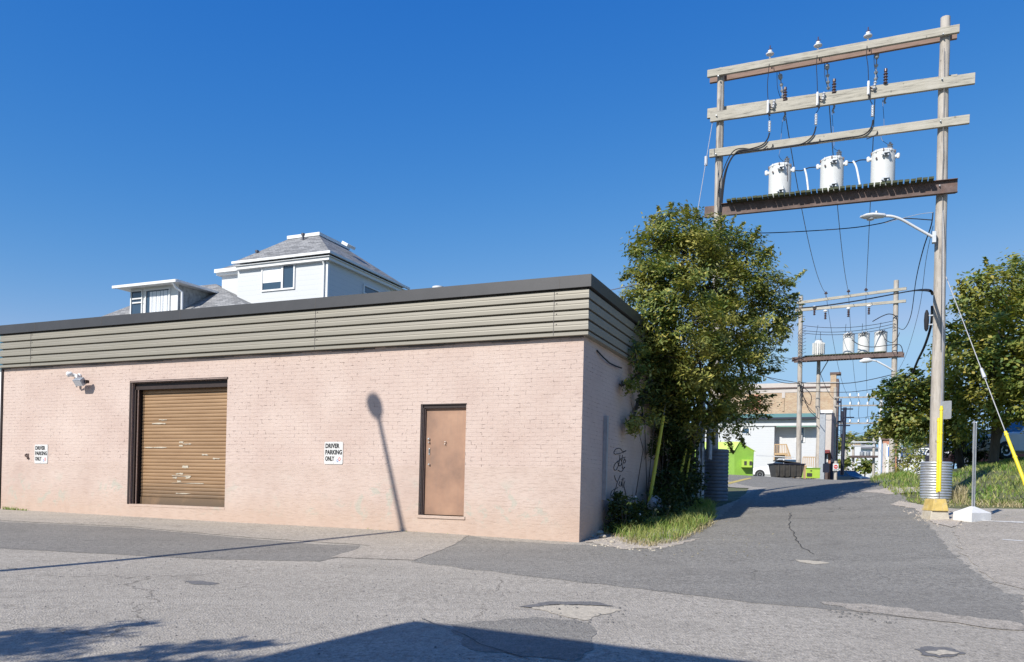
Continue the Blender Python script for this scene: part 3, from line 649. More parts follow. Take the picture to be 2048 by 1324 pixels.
for (x, y, off, nm) in ((514, 506, .5, 'roof_vent'), (606, 472, 1.4, 'roof_vent')):
    p = hf(x, y, off); MB().lathe([(.05,-.3),(.05,.02),(.075,.03),(.075,.1),(.02,.12)], p, 10).build(nm, M['wire'], hs, True)
p = hsd(697, 492, -.95); MB().box((p.x, p.y, p.z+.02), (.32,.55,.12), Matrix.Rotation(R(28), 3, 'Y')).build('skylight', M['white'], hs, bevel=.01)
def win(parent, p0, p1, name='window', sx=False, fw=.06, split=None, blind=None):
    """window between two local points of its wall; frame, panes"""
    if not sx:
        x0, x1, z0, z1, yy = p0.x, p1.x, p1.z, p0.z, p0.y
        f = MB(); f.bx(x0, x1, yy-.05, yy, z1-fw, z1).bx(x0, x1, yy-.05, yy, z0, z0+fw).bx(x0, x0+fw, yy-.05, yy, z0+fw, z1-fw).bx(x1-fw, x1, yy-.05, yy, z0+fw, z1-fw)
        if split: xm = x0+(x1-x0)*split; f.bx(xm-fw*.7, xm+fw*.7, yy-.05, yy, z0+fw, z1-fw)
        o = f.build(name, M['white'], parent); MB().bx(x0+fw, x1-fw, yy-.012, yy-.006, z0+fw, z1-fw).build('pane', M['glass'], o)
        if blind: MB().bx(x0+fw, x0+(x1-x0)*split-fw*.7, yy-.018, yy-.0125, z0+fw+(z1-z0)*.28, z1-fw).build('blind', M['whiteb'], o)
    else:
        y0, y1, z0, z1, xx = p0.y, p1.y, p1.z, p0.z, p0.x
        f = MB(); f.bx(xx, xx+.05, y0, y1, z1-fw, z1).bx(xx, xx+.05, y0, y1, z0, z0+fw).bx(xx, xx+.05, y0, y0+fw, z0+fw, z1-fw).bx(xx, xx+.05, y1-fw, y1, z0+fw, z1-fw)
        o = f.build(name, M['white'], parent); MB().bx(xx+.006, xx+.012, y0+fw, y1-fw, z0+fw, z1-fw).build('pane', M['glass'], o)
    return o
win(hs, hf(524.5, 534), hf(590, 578), split=.63, blind=True)
win(hs, hsd(726, 568), hsd(757, 600), sx=True)
# lower set-back wing
wz = hf(440, 548, .7).z; wx = hf(444, 560, .7).x
MB().bx(wx, xl-.002, .7, yd, 0, wz).build('wing_wall', M['siding'], hs)
gx_ = hf(431, 550, .5).x; MB().bx(gx_, xl-.003, .42, .52, wz-.02, wz+.12).build('wing_gutter', M['white'], hs)
MB().bx(gx_+.02, xl-.003, .521, yd, wz-.1, wz-.001).build('wing_soffit', M['white'], hs)
MB().add([(gx_, .48, wz+.1), (xl-.004, .48, wz+.1), (xl-.004, 1.6, wz+.75), (gx_+.75, 1.6, wz+.75), (gx_, yd, wz+.1)], [(0,1,2,3),(0,3,4)]).build('wing_roof', M['shingle'], hs)
# low roof with the dormer, further left
DY = -1.6
dl = hf(262, 580, DY); dr = hf(357, 580, DY); dt = hf(310, 568, DY); db = dt.z - 2.2
zrf = hf(350, 566, DY).z
MB().bx(dl.x, dr.x, DY, DY+3.6, db, zrf).build('dormer_wall', M['greyshake'], hs)
MB().bx(dl.x, dr.x, DY-.03, DY-.001, db, zrf).build('dormer_front', M['white'], hs)
rl = hf(231, 570, DY-.35).x; rr_ = hf(351, 566, DY-.35).x + .12; rz = hf(351, 563, DY-.35).z
MB().prism([(rl, DY-.4, rz-.02), (rl, DY+3.7, rz+.06), (rl, DY+3.7, rz+.14), (rl, DY-.4, rz+.07)], (rr_-rl, 0, 0)).build('dormer_roof', M['white'], hs)
MB().bx(rl-.03, rr_+.02, DY-.49, DY-.405, rz-.05, rz+.05).build('dormer_gutter', M['white'], hs)
pd = hf(346, 590, DY); MB().tube([(rr_-.16, DY-.45, rz-.04), (rr_-.15, DY-.3, rz-.22), (rr_-.02, DY-.12, rz-.36), (rr_-.02, DY-.1, rz-1.8)], .045, 8).build('dormer_downpipe', M['white'], hs)
o_ = win(hs, hf(292, 580, DY-.03), hf(340, 640, DY-.03), name='dormer_window', fw=.05)
cv = MB(); a = hf(300, 584, DY-.045); c = hf(337, 640, DY-.045); n_ = 46; vs = []; fs = []
for k in range(n_+1):
    x = a.x+(c.x-a.x)*k/n_; yy = DY-.052-.012*math.sin(k*1.9)-.006*math.sin(k*.7); vs += [(x, yy, c.z), (x, yy, a.z)]
cv.add(vs, [(2*i, 2*i+2, 2*i+3, 2*i+1) for i in range(n_)]).build('curtain', M['whiteb'], o_)
o_ = win(hs, hf(263, 582, DY-.032), hf(285, 640, DY-.032), name='dormer_window', fw=.045)
for yy_ in (598, 606): a = hf(263, yy_, DY-.09); MB().bx(a.x+.03, hf(285, yy_, DY-.09).x-.03, DY-.092, DY-.07, a.z-.03, a.z+.02).build('sash_bar', M['white'], o_)
rA = hf(192, 636, DY-.3); rp = hf(436, 570, DY+3.2)
low = MB(); zlow = rA.z - .8
xa = hf(170, 640, DY-.3).x; xb = hf(476, 612, DY-.2).x
# roof plane slopes up from the eaves to its ridge behind the dormer
rid = hf(432, 568, DY+2.8); el_ = hf(450, 640, DY-.6)
lfx = hf(256, 600, DY+2.6).x - .9
eA = hf(150, 653, DY-.6); rL = hf(352, 572, DY+2.8); eB = hf(512, 640, DY-.6)
low.add([(eA.x, DY-.6, eA.z), (eB.x, DY-.6, eA.z), (rid.x, DY+2.8, rid.z), (rL.x, DY+2.8, rid.z), (eB.x, DY+6.5, eA.z), (eA.x, DY+6.5, eA.z)],
        [(0,1,2,3),(1,4,2),(4,5,3,2),(5,0,3)])
low.build('lower_roof', M['shingle'], hs)
MB().bx(eA.x+.4, xl-.01, DY-.2, DY+6.2, 0, eA.z-.05).build('lower_wall', M['siding'], hs)

# ================================================================ utility H-frames
def helix_ins(mb, c, r, h, n=4, ax=ZUP, seg=10):
    prof = [(r*.45, 0)]
    for k in range(n): z = h*k/n; prof += [(r*.5, z+.001), (r, z+h/n*.35), (r*.92, z+h/n*.5), (r*.5, z+h/n*.62)]
    prof += [(r*.5, h*.97), (r*.25, h)]
    mb.lathe(prof, c, seg, ax)
HR = W(1871, 1002, 20.5); HR.z = g(HR.x, HR.y); NRM = E2
def hp(x, y, off=0.0): return on_plane(x, y, HR + E2*off, E2)
fr = empty('transformer_stand', HR, ANG, 'tall weathered two pole timber frame in front carrying the three white transformers', 'utility frame', 'timber transformer frames along the lane')
hr_top = hp(1888, 36); hr_bot = Vector((HR.x, HR.y, HR.z-.3)); top2 = HR.copy(); top2.z = hr_top.z; top2 += E1*((hr_top-HR).dot(E1))*.55
def pole(a, b, r0, r1, n=14, seg=14):
    mb = MB(); pts = [Vector(a).lerp(Vector(b), k/seg) for k in range(seg+1)]
    for i, p in enumerate(pts[1:-1], 1): p += Vector((random.uniform(-.012,.012), random.uniform(-.012,.012), 0))
    mb.tube(pts, [r0+(r1-r0)*k/seg for k in range(seg+1)], n); return mb
pole(hr_bot, top2, .165, .115).build('pole', M['polewood'], fr, True, world=True)
lt = hp(1442, 138); lb = hp(1424, 985); lb0 = Vector((lb.x, lb.y, g(lb.x, lb.y)-.3)); lt2 = lt.copy()
pole(lb0, lt2, .15, .095).build('pole', M['polewood'], fr, True, world=True)
def brm(l, r, off, ht, wd=.09, name='crossarm', m='beamwood'):
    a = hp(l[0], l[1], off); b_ = hp(r[0], r[1], off)
    # built in the frame's own axes so the grain runs along it
    la = fr_loc(a); lb_ = fr_loc(b_); o = MB().beam(la, lb_, wd, ht).build(name, M[m], fr, bevel=.006); return o
def fr_loc(p): d = p - HR; return Vector((d.dot(E1), d.dot(E2), d.z))
brm((1415,148.5), (1919,57.5), -.17, .20); brm((1420,160), (1914,70), .17, .20, m='beamback')
brm((1421,235), (1950,157), -.17, .27); brm((1415,228), (1914,160), .17, .27)
brm((1419,307.5), (1939,238.5), -.17, .22)
# platform: two steel channels clasping the poles, deck boards across
def channel(l, r, off, sgn, ht):
    a = fr_loc(hp(l[0], l[1], off)); b_ = fr_loc(hp(r[0], r[1], off)); mb = MB()
    d = (b_-a); L = d.length; t = .012; fl = .085
    mb.beam(a, b_, t, ht)
    for sz_ in (-1, 1): o_ = Vector((0, sgn*(fl/2+t/2+.0005), sz_*(ht/2-t/2))); mb.beam(a+o_, b_+o_, fl, t)
    return mb.build('steel_channel', M['rust'], fr)
PLT = (1443,421), (1915,372)
channel(*PLT, -.20, -1, .34); channel((1409,424), (1912,373), .20, 1, .30)
pa = fr_loc(hp(1443, 421, -.20)); pb = fr_loc(hp(1915, 372, -.20)); dz_ = (pb.z-pa.z)/(pb.x-pa.x)
x_s = fr_loc(hp(1452, 405, -.42)).x; x_e = fr_loc(hp(1869, 360, -.42)).x; nb2 = 37; stp = (x_e-x_s)/nb2
def deckz(x): return pa.z + (x-pa.x)*dz_ + .15
for k in range(nb2):
    x = x_s + stp*(k+.5); wv_ = stp*(.80 + random.uniform(-.05,.05)); yo = random.uniform(-.02,.02)
    MB().box((x, yo, deckz(x)+.032), (wv_, .98, .055), Matrix.Rotation(random.uniform(-.02,.02), 3, 'Z')).build('deck_board', M['deckwood'], fr)
# bolts, ground wire on the poles
bt = MB()
for (x, y) in ((1886,69),(1884,159),(1881,243),(1879,372),(1437,153),(1433,232),(1432,309)):
    p = fr_loc(hp(x, y, -.22)); MB().lathe([(.022,0),(.022,.02),(.012,.03),(.012,.06)], p, 8, (0,-1,0)).build('bolt', M['steel'], fr)
def rel(y0, y1, x0, x1, off, n): return [hp(x0+(x1-x0)*k/n+random.uniform(-.8,.8), y0+(y1-y0)*k/n, off) for k in range(n+1)]
MB().tube(rel(96, 700, 1888.5, 1881, -.19, 14), .007, 5).build('ground_wire', M['wire'], fr, world=True)
MB().tube(rel(165, 410, 1441, 1434, -.16, 8), .007, 5).build('ground_wire', M['wire'], fr, world=True)
# ---- pin insulators on top (hardware is part of the frame)
for i, (x, y) in enumerate(((1540,110),(1636,93),(1736,74))):
    p = fr_loc(hp(x, y, 0)); mb = MB(); mb.lathe([(.02,-.22),(.02,.0)], p, 8); mb.lathe([(.05,0),(.105,.012),(.11,.035),(.07,.06),(.05,.07),(.06,.09),(.05,.12),(.02,.13)], p, 16)
    o = mb.build('pin_insulator', M['whiteins'], fr, True)
    MB().lathe([(.018,.13),(.012,.26)], p, 8).tube([p+Vector((-.05,0,.16)), p+Vector((0,0,.15)), p+Vector((.06,0,.17))], .01, 5).build('pin_cap', M['brownporc'], o)
def hang(x0, y0, x1, y1, off=.25):
    a = fr_loc(hp(x0, y0, off)); b_ = fr_loc(hp(x1, y1, off)); d = (b_-a); L = d.length; d.normalize(); mb = MB()
    mb.tube([a, b_], .018, 6); mb.lathe([(.03,0),(.06,.03),(.06,.12),(.03,.16)], a, 10, d)
    for t in (.45, .7, .93): mb.lathe([(.02,-.03),(.05,-.02),(.045,.02),(.02,.05)], a + d*L*t, 8, d)
    mb.build('switch_string', M['steel2'], fr, True)
hang(1560,148, 1566,196); hang(1654,128, 1657,180); hang(1754,106, 1751,162)
for (x, y) in ((1570,199),(1668,183),(1771,163)):
    p = fr_loc(hp(x, y, .10)); mb = MB(); helix_ins(mb, p+Vector((0,0,-.06)), .06, .30, 4); mb.lathe([(.03,.24),(.045,.26),(.04,.33),(.01,.34)], p, 10); mb.build('arrester', M['brownporc'], fr, True)
    q0 = p + Vector((0,-.02,-.42)); MB().tube([q0+Vector((0,0,.1)), q0+Vector((.02,0,0)), q0+Vector((-.02,0,-.1)), q0+Vector((.01,0,-.16))], .028, 7).build('hook', M['steel2'], fr, True)
for (x, y) in ((1536,208),(1635,192),(1737,170)):
    p = fr_loc(hp(x, y, -.30)); mb = MB(); mb.lathe([(.035,-.25),(.03,0),(.035,.02),(.03,.10)], p, 8); mb.build('fuse_tube', M['whiteins'], fr, True)
    mb = MB(); helix_ins(mb, p+Vector((.13,.02,-.13)), .045, .22, 3, (.15,0,1)); mb.build('cutout_insulator', M['porc'], fr, True)
    MB().tube([p+Vector((0,0,-.02)), p+Vector((.07,.02,-.09)), p+Vector((.13,.05,-.1))], .018, 5).tube([p+Vector((.0,.0,-.25)), p+Vector((.05,.1,-.28))], .02, 5).build('cutout_bracket', M['brownporc'], fr)
terms = ((1539,252),(1632,238),(1745,221))
for (x, y) in terms:
    p = fr_loc(hp(x, y, -.27)); mb = MB(); helix_ins(mb, p+Vector((0,0,-.16)), .042, .30, 7); mb.build('cable_terminator', M['whiteins'], fr, True)
def fwire(name, pts, r=.008, m='cable', n=6):
    """smooth tube through frame-plane pixels (x, y, off)"""
    P = [hp(*p) for p in pts]; return curve_tube(name, P, r, m, fr)
def crv(P, sub=6):
    Q = []
    for i in range(len(P)-1):
        p0 = P[max(i-1,0)]; p1 = P[i]; p2 = P[i+1]; p3 = P[min(i+2,len(P)-1)]
        for t in np.linspace(0, 1, sub, endpoint=False):
            t = float(t); Q.append(.5*((2*p1)+(p2-p0)*t+(2*p0-5*p1+4*p2-p3)*t*t+(3*p1-p0-3*p2+p3)*t**3))
    Q.append(P[-1]); return Q
def curve_tube(name, P, r, m, parent):
    return MB().tube(crv(P), r, 6).build(name, M[m], parent, True, world=parent is not None)
for i, (tx, ty) in enumerate(((1540,112),(1636,95),(1736,76))):
    cx_, cy_ = ((1536,200),(1635,184),(1737,163))[i]; t2 = terms[i]
    fwire('jumper', [(tx, ty, -.1), (tx-3, ty+32, -.3), (cx_-1, cy_-30, -.32), (cx_, cy_, -.30)], .009)
    fwire('jumper', [(cx_, cy_+22, -.32), (cx_+2, cy_+34, -.34), (t2[0], t2[1]-12, -.27)], .009)
    sx_, sy_ = ((1560,150),(1655,130),(1754,108))[i]
    fwire('jumper', [(tx+3, ty+6, -.02), (tx+13, ty+14, .1), (sx_-6, sy_-18, .2), (sx_, sy_, .25)], .008)
    fwire('jumper', [(sx_-6, sy_-10, .2), (sx_-5, sy_+25, .0), (sx_+2, sy_+48, .2)], .007)
# thick cables from the terminators along the lower arm and down the left pole
fwire('riser_cable', [(1539,266,-.27),(1535,278,-.26),(1524,290,-.26),(1500,298,-.25),(1478,302,-.25),(1464,315,-.3),(1450,345,-.25),(1441,400,-.2),(1438,430,-.2)], .020)
fwire('riser_cable', [(1632,253,-.27),(1625,272,-.26),(1603,288,-.26),(1560,296,-.25),(1500,302,-.25),(1470,309,-.25),(1456,330,-.3),(1446,365,-.25),(1440,430,-.2)], .020)
fwire('riser_cable', [(1746,240,-.27),(1742,256,-.26),(1726,270,-.26),(1690,276,-.25),(1600,289,-.25),(1520,300,-.25),(1480,302,-.25),(1460,322,-.3),(1449,360,-.25),(1442,430,-.2)], .020)
fwire('riser_cable', [(1535,292,-.26),(1520,300,-.25),(1480,297,-.25),(1462,308,-.3),(1447,340,-.25),(1437,380,-.2),(1436,430,-.2)], .014)
for (a, b_) in (((1755,262),(1745,276)),((1640,278),(1632,286)),((1546,288),(1540,296))): fwire('cable_tail', [(a[0],a[1],-.25),(a[0]-4,a[1]+8,-.25),(b_[0]-12,b_[1]+2,-.25)], .013)
# street lamp on the right pole
lamp = empty('street_lamp', hp(1866, 478, -.1), ANG, 'grey cobra head street lamp on curved arm fixed to the big right-hand pole in front', 'street lamp', 'cobra head street lamps')
def ll(x, y, off): d = hp(x, y, off) - lamp.location; return Vector((d.dot(E1), d.dot(E2), d.z))
MB().tube(crv([ll(1869,476,-.2), ll(1835,457,-.35), ll(1805,440,-.5), ll(1785,433,-.6), ll(1770,432,-.65)]), .034, 10).build('arm', M['lampgrey'], lamp, True)
MB().bx(-.03,.06,-.2,-.05,-.14,.14).build('bracket', M['steel'], lamp, bevel=.005)
a = ll(1770,432,-.65); b_ = ll(1720,437,-.9); d = (b_-a); d.z = 0; L = d.length; d.normalize(); sdv = Vector((-d.y, d.x, 0))
hv = []; prof = [(0,.055,.05,-.03),(.05,.075,.065,-.045),(.3,.12,.07,-.06),(.55,.15,.075,-.07),(.8,.135,.05,-.06),(.95,.075,.01,-.045),(1.0,.02,-.02,-.04)]
for t, wd_, up_, dn_ in prof:
    c = a + d*(L*t) + Vector((0,0,-.02*t))
    for k in range(12): an = 2*math.pi*k/12; hv.append(c + sdv*wd_*math.cos(an) + Vector((0,0,(up_ if math.sin(an)>0 else -dn_)*math.sin(an))))
fs = [(i*12+j, i*12+(j+1)%12, (i+1)*12+(j+1)%12, (i+1)*12+j) for i in range(len(prof)-1) for j in range(12)] + [tuple(range(12)), tuple((len(prof)-1)*12+j for j in range(12))]
lh = MB().add(hv, fs).build('lamp_head', M['lampgrey'], lamp, True)
c = a + d*(L*.58) + Vector((0,0,-.075)); MB().lathe([(.10,0),(.085,-.03),(.03,-.05),(.001,-.052)], c, 14).build('lens', M['porc'], lh, True)
c = a + d*(L*.35) + Vector((0,0,.06)); MB().lathe([(.035,0),(.035,.05),(.03,.06)], c, 10).build('photocell', M['steel2'], lh, True)

# ---- transformers standing on the deck
def transformer(name, P, rz, r, h, label, group, rust=False, small=False):
    e = empty(name, P, rz, label, 'transformer', group); mb = MB()
    mb.lathe([(r*.96,0),(r*.97,.02),(r,.03),(r,h-.06),(r*1.03,h-.055),(r*1.03,h-.02),(r*.9,h+.01),(r*.4,h+.045),(.001,h+.05)], (0,0,0), 28, cap=True)
    mb.build('tank', M['tin'], e, True)
    if small: 
        for k in range(3): MB().tube([(-r*.5+k*r*.4,-r*.9,h-.12),(-r*.4+k*r*.4,-r*1.1,h-.2),(-r*.1+k*r*.3,-r*1.15,h-.1),(r*.2+k*r*.3,-r*.9,h+.05)], .018, 6).build('lead', M['cable'], e, True)
        for k in (-1, 1): m2 = MB(); helix_ins(m2, (k*r*.3,.05,h), .04, .14, 3); m2.build('bushing', M['whiteins'], e, True)
        return e
    m2 = MB(); helix_ins(m2, (r*.55,r*.35,h-.02), .075, .27, 5); m2.lathe([(.03,.25),(.03,.30),(.01,.31)], (r*.55,r*.35,h-.02), 8); m2.build('bushing', M['porc'], e, True)
    for s_ in (-1, 1):
        MB().tube([(s_*r*.98,-.05,h-.17),(s_*(r+.05),-.06,h-.17)], [.045,.035], 10).lathe([(.03,-.06),(.045,-.02),(.045,.05),(.02,.07)], (s_*(r+.06),-.06,h-.16), 10).build('side_bushing', M['whiteins'], e, True)
    for zz_ in (.10, h-.20):
        b2 = MB(); b2.bx(-.02,.12,-r-.05,-r+.03,zz_-.01,zz_+.09).bx(.02,.14,-r-.13,-r-.05,zz_+.03,zz_+.06).bx(.10,.13,-r-.10,-r,zz_-.03,zz_+.15).lathe([(.03,0),(.03,.06)], (-.02,-r-.05,zz_+.02), 8, (0,-1,0)); b2.build('mounting_lug', M['steel2'], e)
    MB().lathe([(.022,0),(.022,.05)], (-r*.55,-r*.86,h-.24), 8, (0,-1,0)).build('gauge', M['brownporc'], e)
    for k in range(5): a_ = R(200+k*35); MB().bx(-.012,.012,-.02,.02,-.035,.03).build('lid_clamp', M['steel2'] if k % 2 else M['rust'], e).location = (math.cos(a_)*r*1.04, math.sin(a_)*r*1.04, h-.04)
    if rust: MB().add([(r*1.004*math.cos(a_), r*1.004*math.sin(a_), z_) for a_, z_ in ((R(-50),h-.06),(R(-44),h-.06),(R(-43),h-.26),(R(-41),h-.5),(R(-45),h-.52),(R(-47),h-.26))], [(0,1,2,5),(5,2,3,4)]).build('rust_streak', M['rust'], e)
    return e
TRL = ('rust-streaked white transformer, leftmost of the three on the near timber frame', 'clean white transformer between two others on the near timber frame', 'white transformer nearest the big right-hand pole of the near timber frame')
tcan = []
for i, (xc, yb, yt, wpx) in enumerate(((1559,393,333,43),(1663,380,320,44),(1765,368,305,45))):
    p = hp(xc, yb, .05); l_ = fr_loc(p); l_.z = deckz(l_.x)+.061; P = HR + E1*l_.x + E2*.05 + ZUP*l_.z
    r = wpx*P.y/F/2; h = (hp(xc, yt, .05)).z - P.z
    tcan.append(transformer('transformer', P, ANG, r, h, TRL[i], 'white can transformers on the near frame', rust=(i == 0)))
def tw(e, x, y, z): return e.matrix_basis @ Vector((x, y, z))
bpy.context.view_layer.update()
def wire(name, pts, r, m, label, cat='power line', group=None, smooth=True):
    o = MB().tube(crv([Vector(p) for p in pts]) if smooth else pts, r, 6).build(name, M[m], None, True); return tag(o, label, cat, group)
def sagline(a, b, sag, n=22):
    a = Vector(a); b = Vector(b); return [a.lerp(b, k/n) - Vector((0,0,sag*4*(k/n)*(1-k/n))) for k in range(n+1)]
for i, lb_ in ((0, 'short black lead linking the left and middle white transformers'), (1, 'short black lead linking the middle and right white transformers')):
    a = hp((1588,1692)[i], (341,324)[i], .0); b_ = hp((1639,1740)[i], (334,320)[i], .0)
    wire('transformer_lead', [a, a.lerp(b_, .3)+Vector((0,0,-.03)), a.lerp(b_, .6)+Vector((0,0,.02)), b_], .013, 'cable', lb_, 'cable')
    q = hp((1609,1706)[i], (337,322)[i], 0); q2 = hp((1613,1713)[i], (352,336)[i], 0); q3 = hp((1617,1720)[i], (385,372)[i], 0)
    wire('ground_hose', [q, q2, q3], .025, 'white', ('white curved hose dropping to the deck between left and middle transformers', 'white curved hose dropping to the deck between middle and right transformers')[i], 'hose')
for i, (a, b_, c, d) in enumerate((((1565,240),(1560,300),(1558,312),(1575,326)),((1664,225),(1668,285),(1667,295),(1682,304)),((1765,200),(1768,250),(1762,275),(1784,290)))):
    wire('transformer_drop', [hp(*a, .3), hp(*b_, .25), hp(c[0]+0, c[1], .2), hp((c[0]+d[0])/2, d[1]-3, .15), hp(*d, .12)], .006, 'wire', ('thin wire dropping to the left transformer bushing', 'thin wire dropping to the middle transformer bushing', 'thin wire dropping to the right transformer bushing')[i], 'wire')

# ---- second frame further up the lane
D2 = Vector((.82, -.572, 0)).normalized(); N2 = Vector((.572, .82, 0)).normalized(); A2 = math.atan2(D2.y, D2.x)
H2 = W(1783, 958, 45.0); H2.z = g(H2.x, H2.y)
def h2(x, y, off=0.0): return on_plane(x, y, H2 + N2*off, N2)
def l2(p): d = p - H2; return Vector((d.dot(D2), d.dot(N2), d.z))
f2 = empty('transformer_stand', H2, A2, 'second two pole timber frame up the lane with one ribbed and three plain tanks', 'utility frame', 'timber transformer frames along the lane')
pt = h2(1791, 561); pole(H2-ZUP*.3, Vector((H2.x, H2.y, pt.z)), .17, .13, 12, 6).build('pole', M['polewood'], f2, True, world=True)
pl = h2(1597, 950); ptl = h2(1602, 593); pole(Vector((pl.x, pl.y, g(pl.x, pl.y)-.5)), ptl, .16, .12, 12, 6).build('pole', M['polewood'], f2, True, world=True)
for (a, b_, off, ht) in (((1594,606),(1813,577),-.17,.15),((1591,621),(1812,602),-.17,.15)):
    MB().beam(l2(h2(*a, off)), l2(h2(*b_, off)), .09, ht).build('crossarm', M['beamwood'], f2)
c0 = l2(h2(1584,719,-.2)); c1 = l2(h2(1806,707.5,-.2))
for off in (0, .4): MB().beam(c0+Vector((0,off,0)), c1+Vector((0,off,0)), .02, .26).beam(c0+Vector((0,off-.05 if off==0 else off+.05,-.12)), c1+Vector((0,off-.05 if off==0 else off+.05,-.12)), .08, .015).build('steel_channel', M['rust'], f2)
dsl = (c1.z-c0.z)/(c1.x-c0.x); xs_ = l2(h2(1607,712,-.4)).x; xe_ = l2(h2(1770,703,-.4)).x
for k in range(28):
    x = xs_+(xe_-xs_)*(k+.5)/28; MB().box((x, .2, c0.z+(x-c0.x)*dsl+.16), ((xe_-xs_)/28*.8, .95, .05)).build('deck_board', M['deckwood'], f2)
def on2(x): return c0.z+(x-c0.x)*dsl+.186
for (x, y) in ((1652,588),(1697,584),(1732,581)):
    p = l2(h2(x, y, 0)); MB().lathe([(.02,-.2),(.02,0),(.09,.0),(.10,.05),(.05,.09),(.05,.13)], p, 10).build('pin_insulator', M['brownporc'], f2, True)
for (x, y) in ((1629,615),(1651,623),(1697,618),(1738,613)):
    p = l2(h2(x, y, -.25)); m2 = MB(); helix_ins(m2, p+Vector((0,0,-.45)), .08, .4, 4); m2.build('arrester', M['brownporc'], f2, True)
    MB().lathe([(.05,-.02),(.12,0),(.11,.07),(.04,.1)], p, 10).build('cutout_cap', M['whiteins'], f2, True)
for i, (xc, wpx, yt) in enumerate(((1697,22,668),(1727,22,667),(1761,24,664))):
    l_ = l2(h2(xc, 700, .15)); P = H2 + D2*l_.x + N2*.15 + ZUP*on2(l_.x); hh = (h2(xc, yt, .15)-P).z
    transformer('transformer', P, A2, wpx*P.y/F/2, hh, ('plain white transformer nearest the ribbed tank on the farther frame', 'middle of the three plain white transformers on the farther frame', 'plain white transformer nearest the right pole of the farther frame')[i], 'white can transformers on the far frame', small=True)
l_ = l2(h2(1637, 705, .15)); P = H2 + D2*l_.x + N2*.15 + ZUP*on2(l_.x); hh = (h2(1637, 682, .15)-P).z
e = empty('ribbed_transformer', P, A2, 'white ribbed transformer tank near the left pole of the farther frame', 'transformer')
r = .25; MB().lathe([(r,0),(r,hh-.1),(r*.8,hh),(.01,hh+.04)], (0,0,0), 20).build('tank', M['tin'], e, True)
for k in range(9): a_ = R(-160+k*20); MB().box((math.cos(a_)*r*1.15, math.sin(a_)*r*1.15, hh*.47), (.13,.03,hh*.75), Matrix.Rotation(a_, 3, 'Z')).build('cooling_fin', M['tin'], e)
for k in (-1,0,1): m2 = MB(); helix_ins(m2, (k*.14,0,hh), .035, .13, 2); m2.build('bushing', M['porc'], e)
# second lamp
la2 = empty('street_lamp', h2(1788, 741, -.1), A2, 'small far street lamp below the tanks on the second frame', 'street lamp', 'cobra head street lamps')
def q2(x, y, off): return l2(h2(x, y, off)) - l2(la2.location)
MB().tube(crv([q2(1788,742,-.1), q2(1770,731,-.4), q2(1752,722,-.6), q2(1742,721,-.7)]), .05, 8).build('arm', M['lampgrey'], la2, True)
MB().tube([q2(1744,721,-.7), q2(1738,720.5,-.75), q2(1728,721,-.85), q2(1719,723,-.95)], [.06,.13,.14,.04], 10).build('lamp_head', M['lampgrey'], la2, True)

# ---- lines between the two frames and across the lane
starts = (hp(1567,205,.25), hp(1657,190,.25), hp(1751,170,.25)); ends = (h2(1652,587), h2(1697,583), h2(1732,580))
for i in range(3): wire('power_line', sagline(starts[i], ends[i], (1.0,.8,.55)[i]), .013, 'wire', ('thin conductor between the frames, leftmost of the three', 'thin conductor between the frames, second from the right', 'thin conductor between the frames, rightmost of the three')[i], group='conductors between the two frames', smooth=False)
bt_ = on_plane(1600, 617, H2, N2)
far_l = W(1500, 612, 40); wire('bundled_cable', [hp(1865,588,-.1), hp(1850,580,.3), h2(1810,584,-3), h2(1700,604,-3), h2(1600,616,-3), h2(1480,618,-4)], .035, 'cable', 'thick black bundled cable crossing in front of the second frame', 'cable')
wire('telephone_cable', [hp(1866,425,.1), hp(1862,452,.1), hp(1846,500,1.5), W(1832,560,28), W(1822,630,32), W(1808,658,36), W(1795,655,42)], .014, 'cable', 'looping black cable hanging from the near pole beside the lamp down to the second frame', 'cable')
wire('telephone_cable', [hp(1866,452,.1), W(1852,520,26), W(1838,620,30), W(1812,710,38), h2(1792,748)], .008, 'wire', 'fainter grey cable hanging right of the looping black one', 'cable')
wire('service_line', [hp(1455,455,.2), hp(1480,463,.2), W(1520,466,24), W(1600,463,23.5), W(1700,456,22.5), W(1760,447,21.5), W(1800,437,21), hp(1864,440,.1)], .014, 'cable', 'black twisted service line passing behind the near lamp head', 'power line')
wire('service_line', [hp(1866,425,-.2), hp(1840,428,-.1), hp(1800,438,0), hp(1770,446,.2)], .006, 'guywire', 'short pale wire sloping from the near pole over the lamp arm', 'power line')
wire('drop_cable', [hp(1864,612,.0), hp(1862,650,.25), hp(1850,690,.6), W(1835,722,23), W(1826,745,24)], .03, 'cable', 'heavy black cable dropping from the near pole towards the right trees', 'cable')
bx_ = hp(1861, 640, -.05); e = empty('junction_box', bx_, ANG, 'dark teardrop cable box strapped on the left side of the big near pole', 'junction box')
MB().lathe([(.02,-.28),(.05,-.22),(.062,0),(.05,.18),(.02,.26)], (-.09,0,0), 12).build('housing', M['cable'], e, True); MB().bx(-.13,.06,-.02,.02,.1,.13).bx(-.13,.06,-.02,.02,-.13,-.1).build('strap', M['steel'], e)
for i, (ya, yb) in enumerate(((651,641),(661,647),(666,653))):
    wire('secondary_line', sagline(h2(1606, ya, -.35), h2(1790, yb, -.35), .25), .015, 'cable', ('uppermost of three short black lines strung above the far tanks','middle of three short black lines strung above the far tanks','lowest of three short black lines strung above the far tanks')[i], group='secondary lines over the far tanks', smooth=False)
wire('riser_loop', [h2(1745,643,-.35), h2(1765,632,-.35), h2(1780,628,-.3), h2(1793,635,-.3), h2(1795,660,-.3), h2(1794,705,-.3)], .025, 'cable', 'black loop of cable arching onto the right pole of the second frame', 'cable')
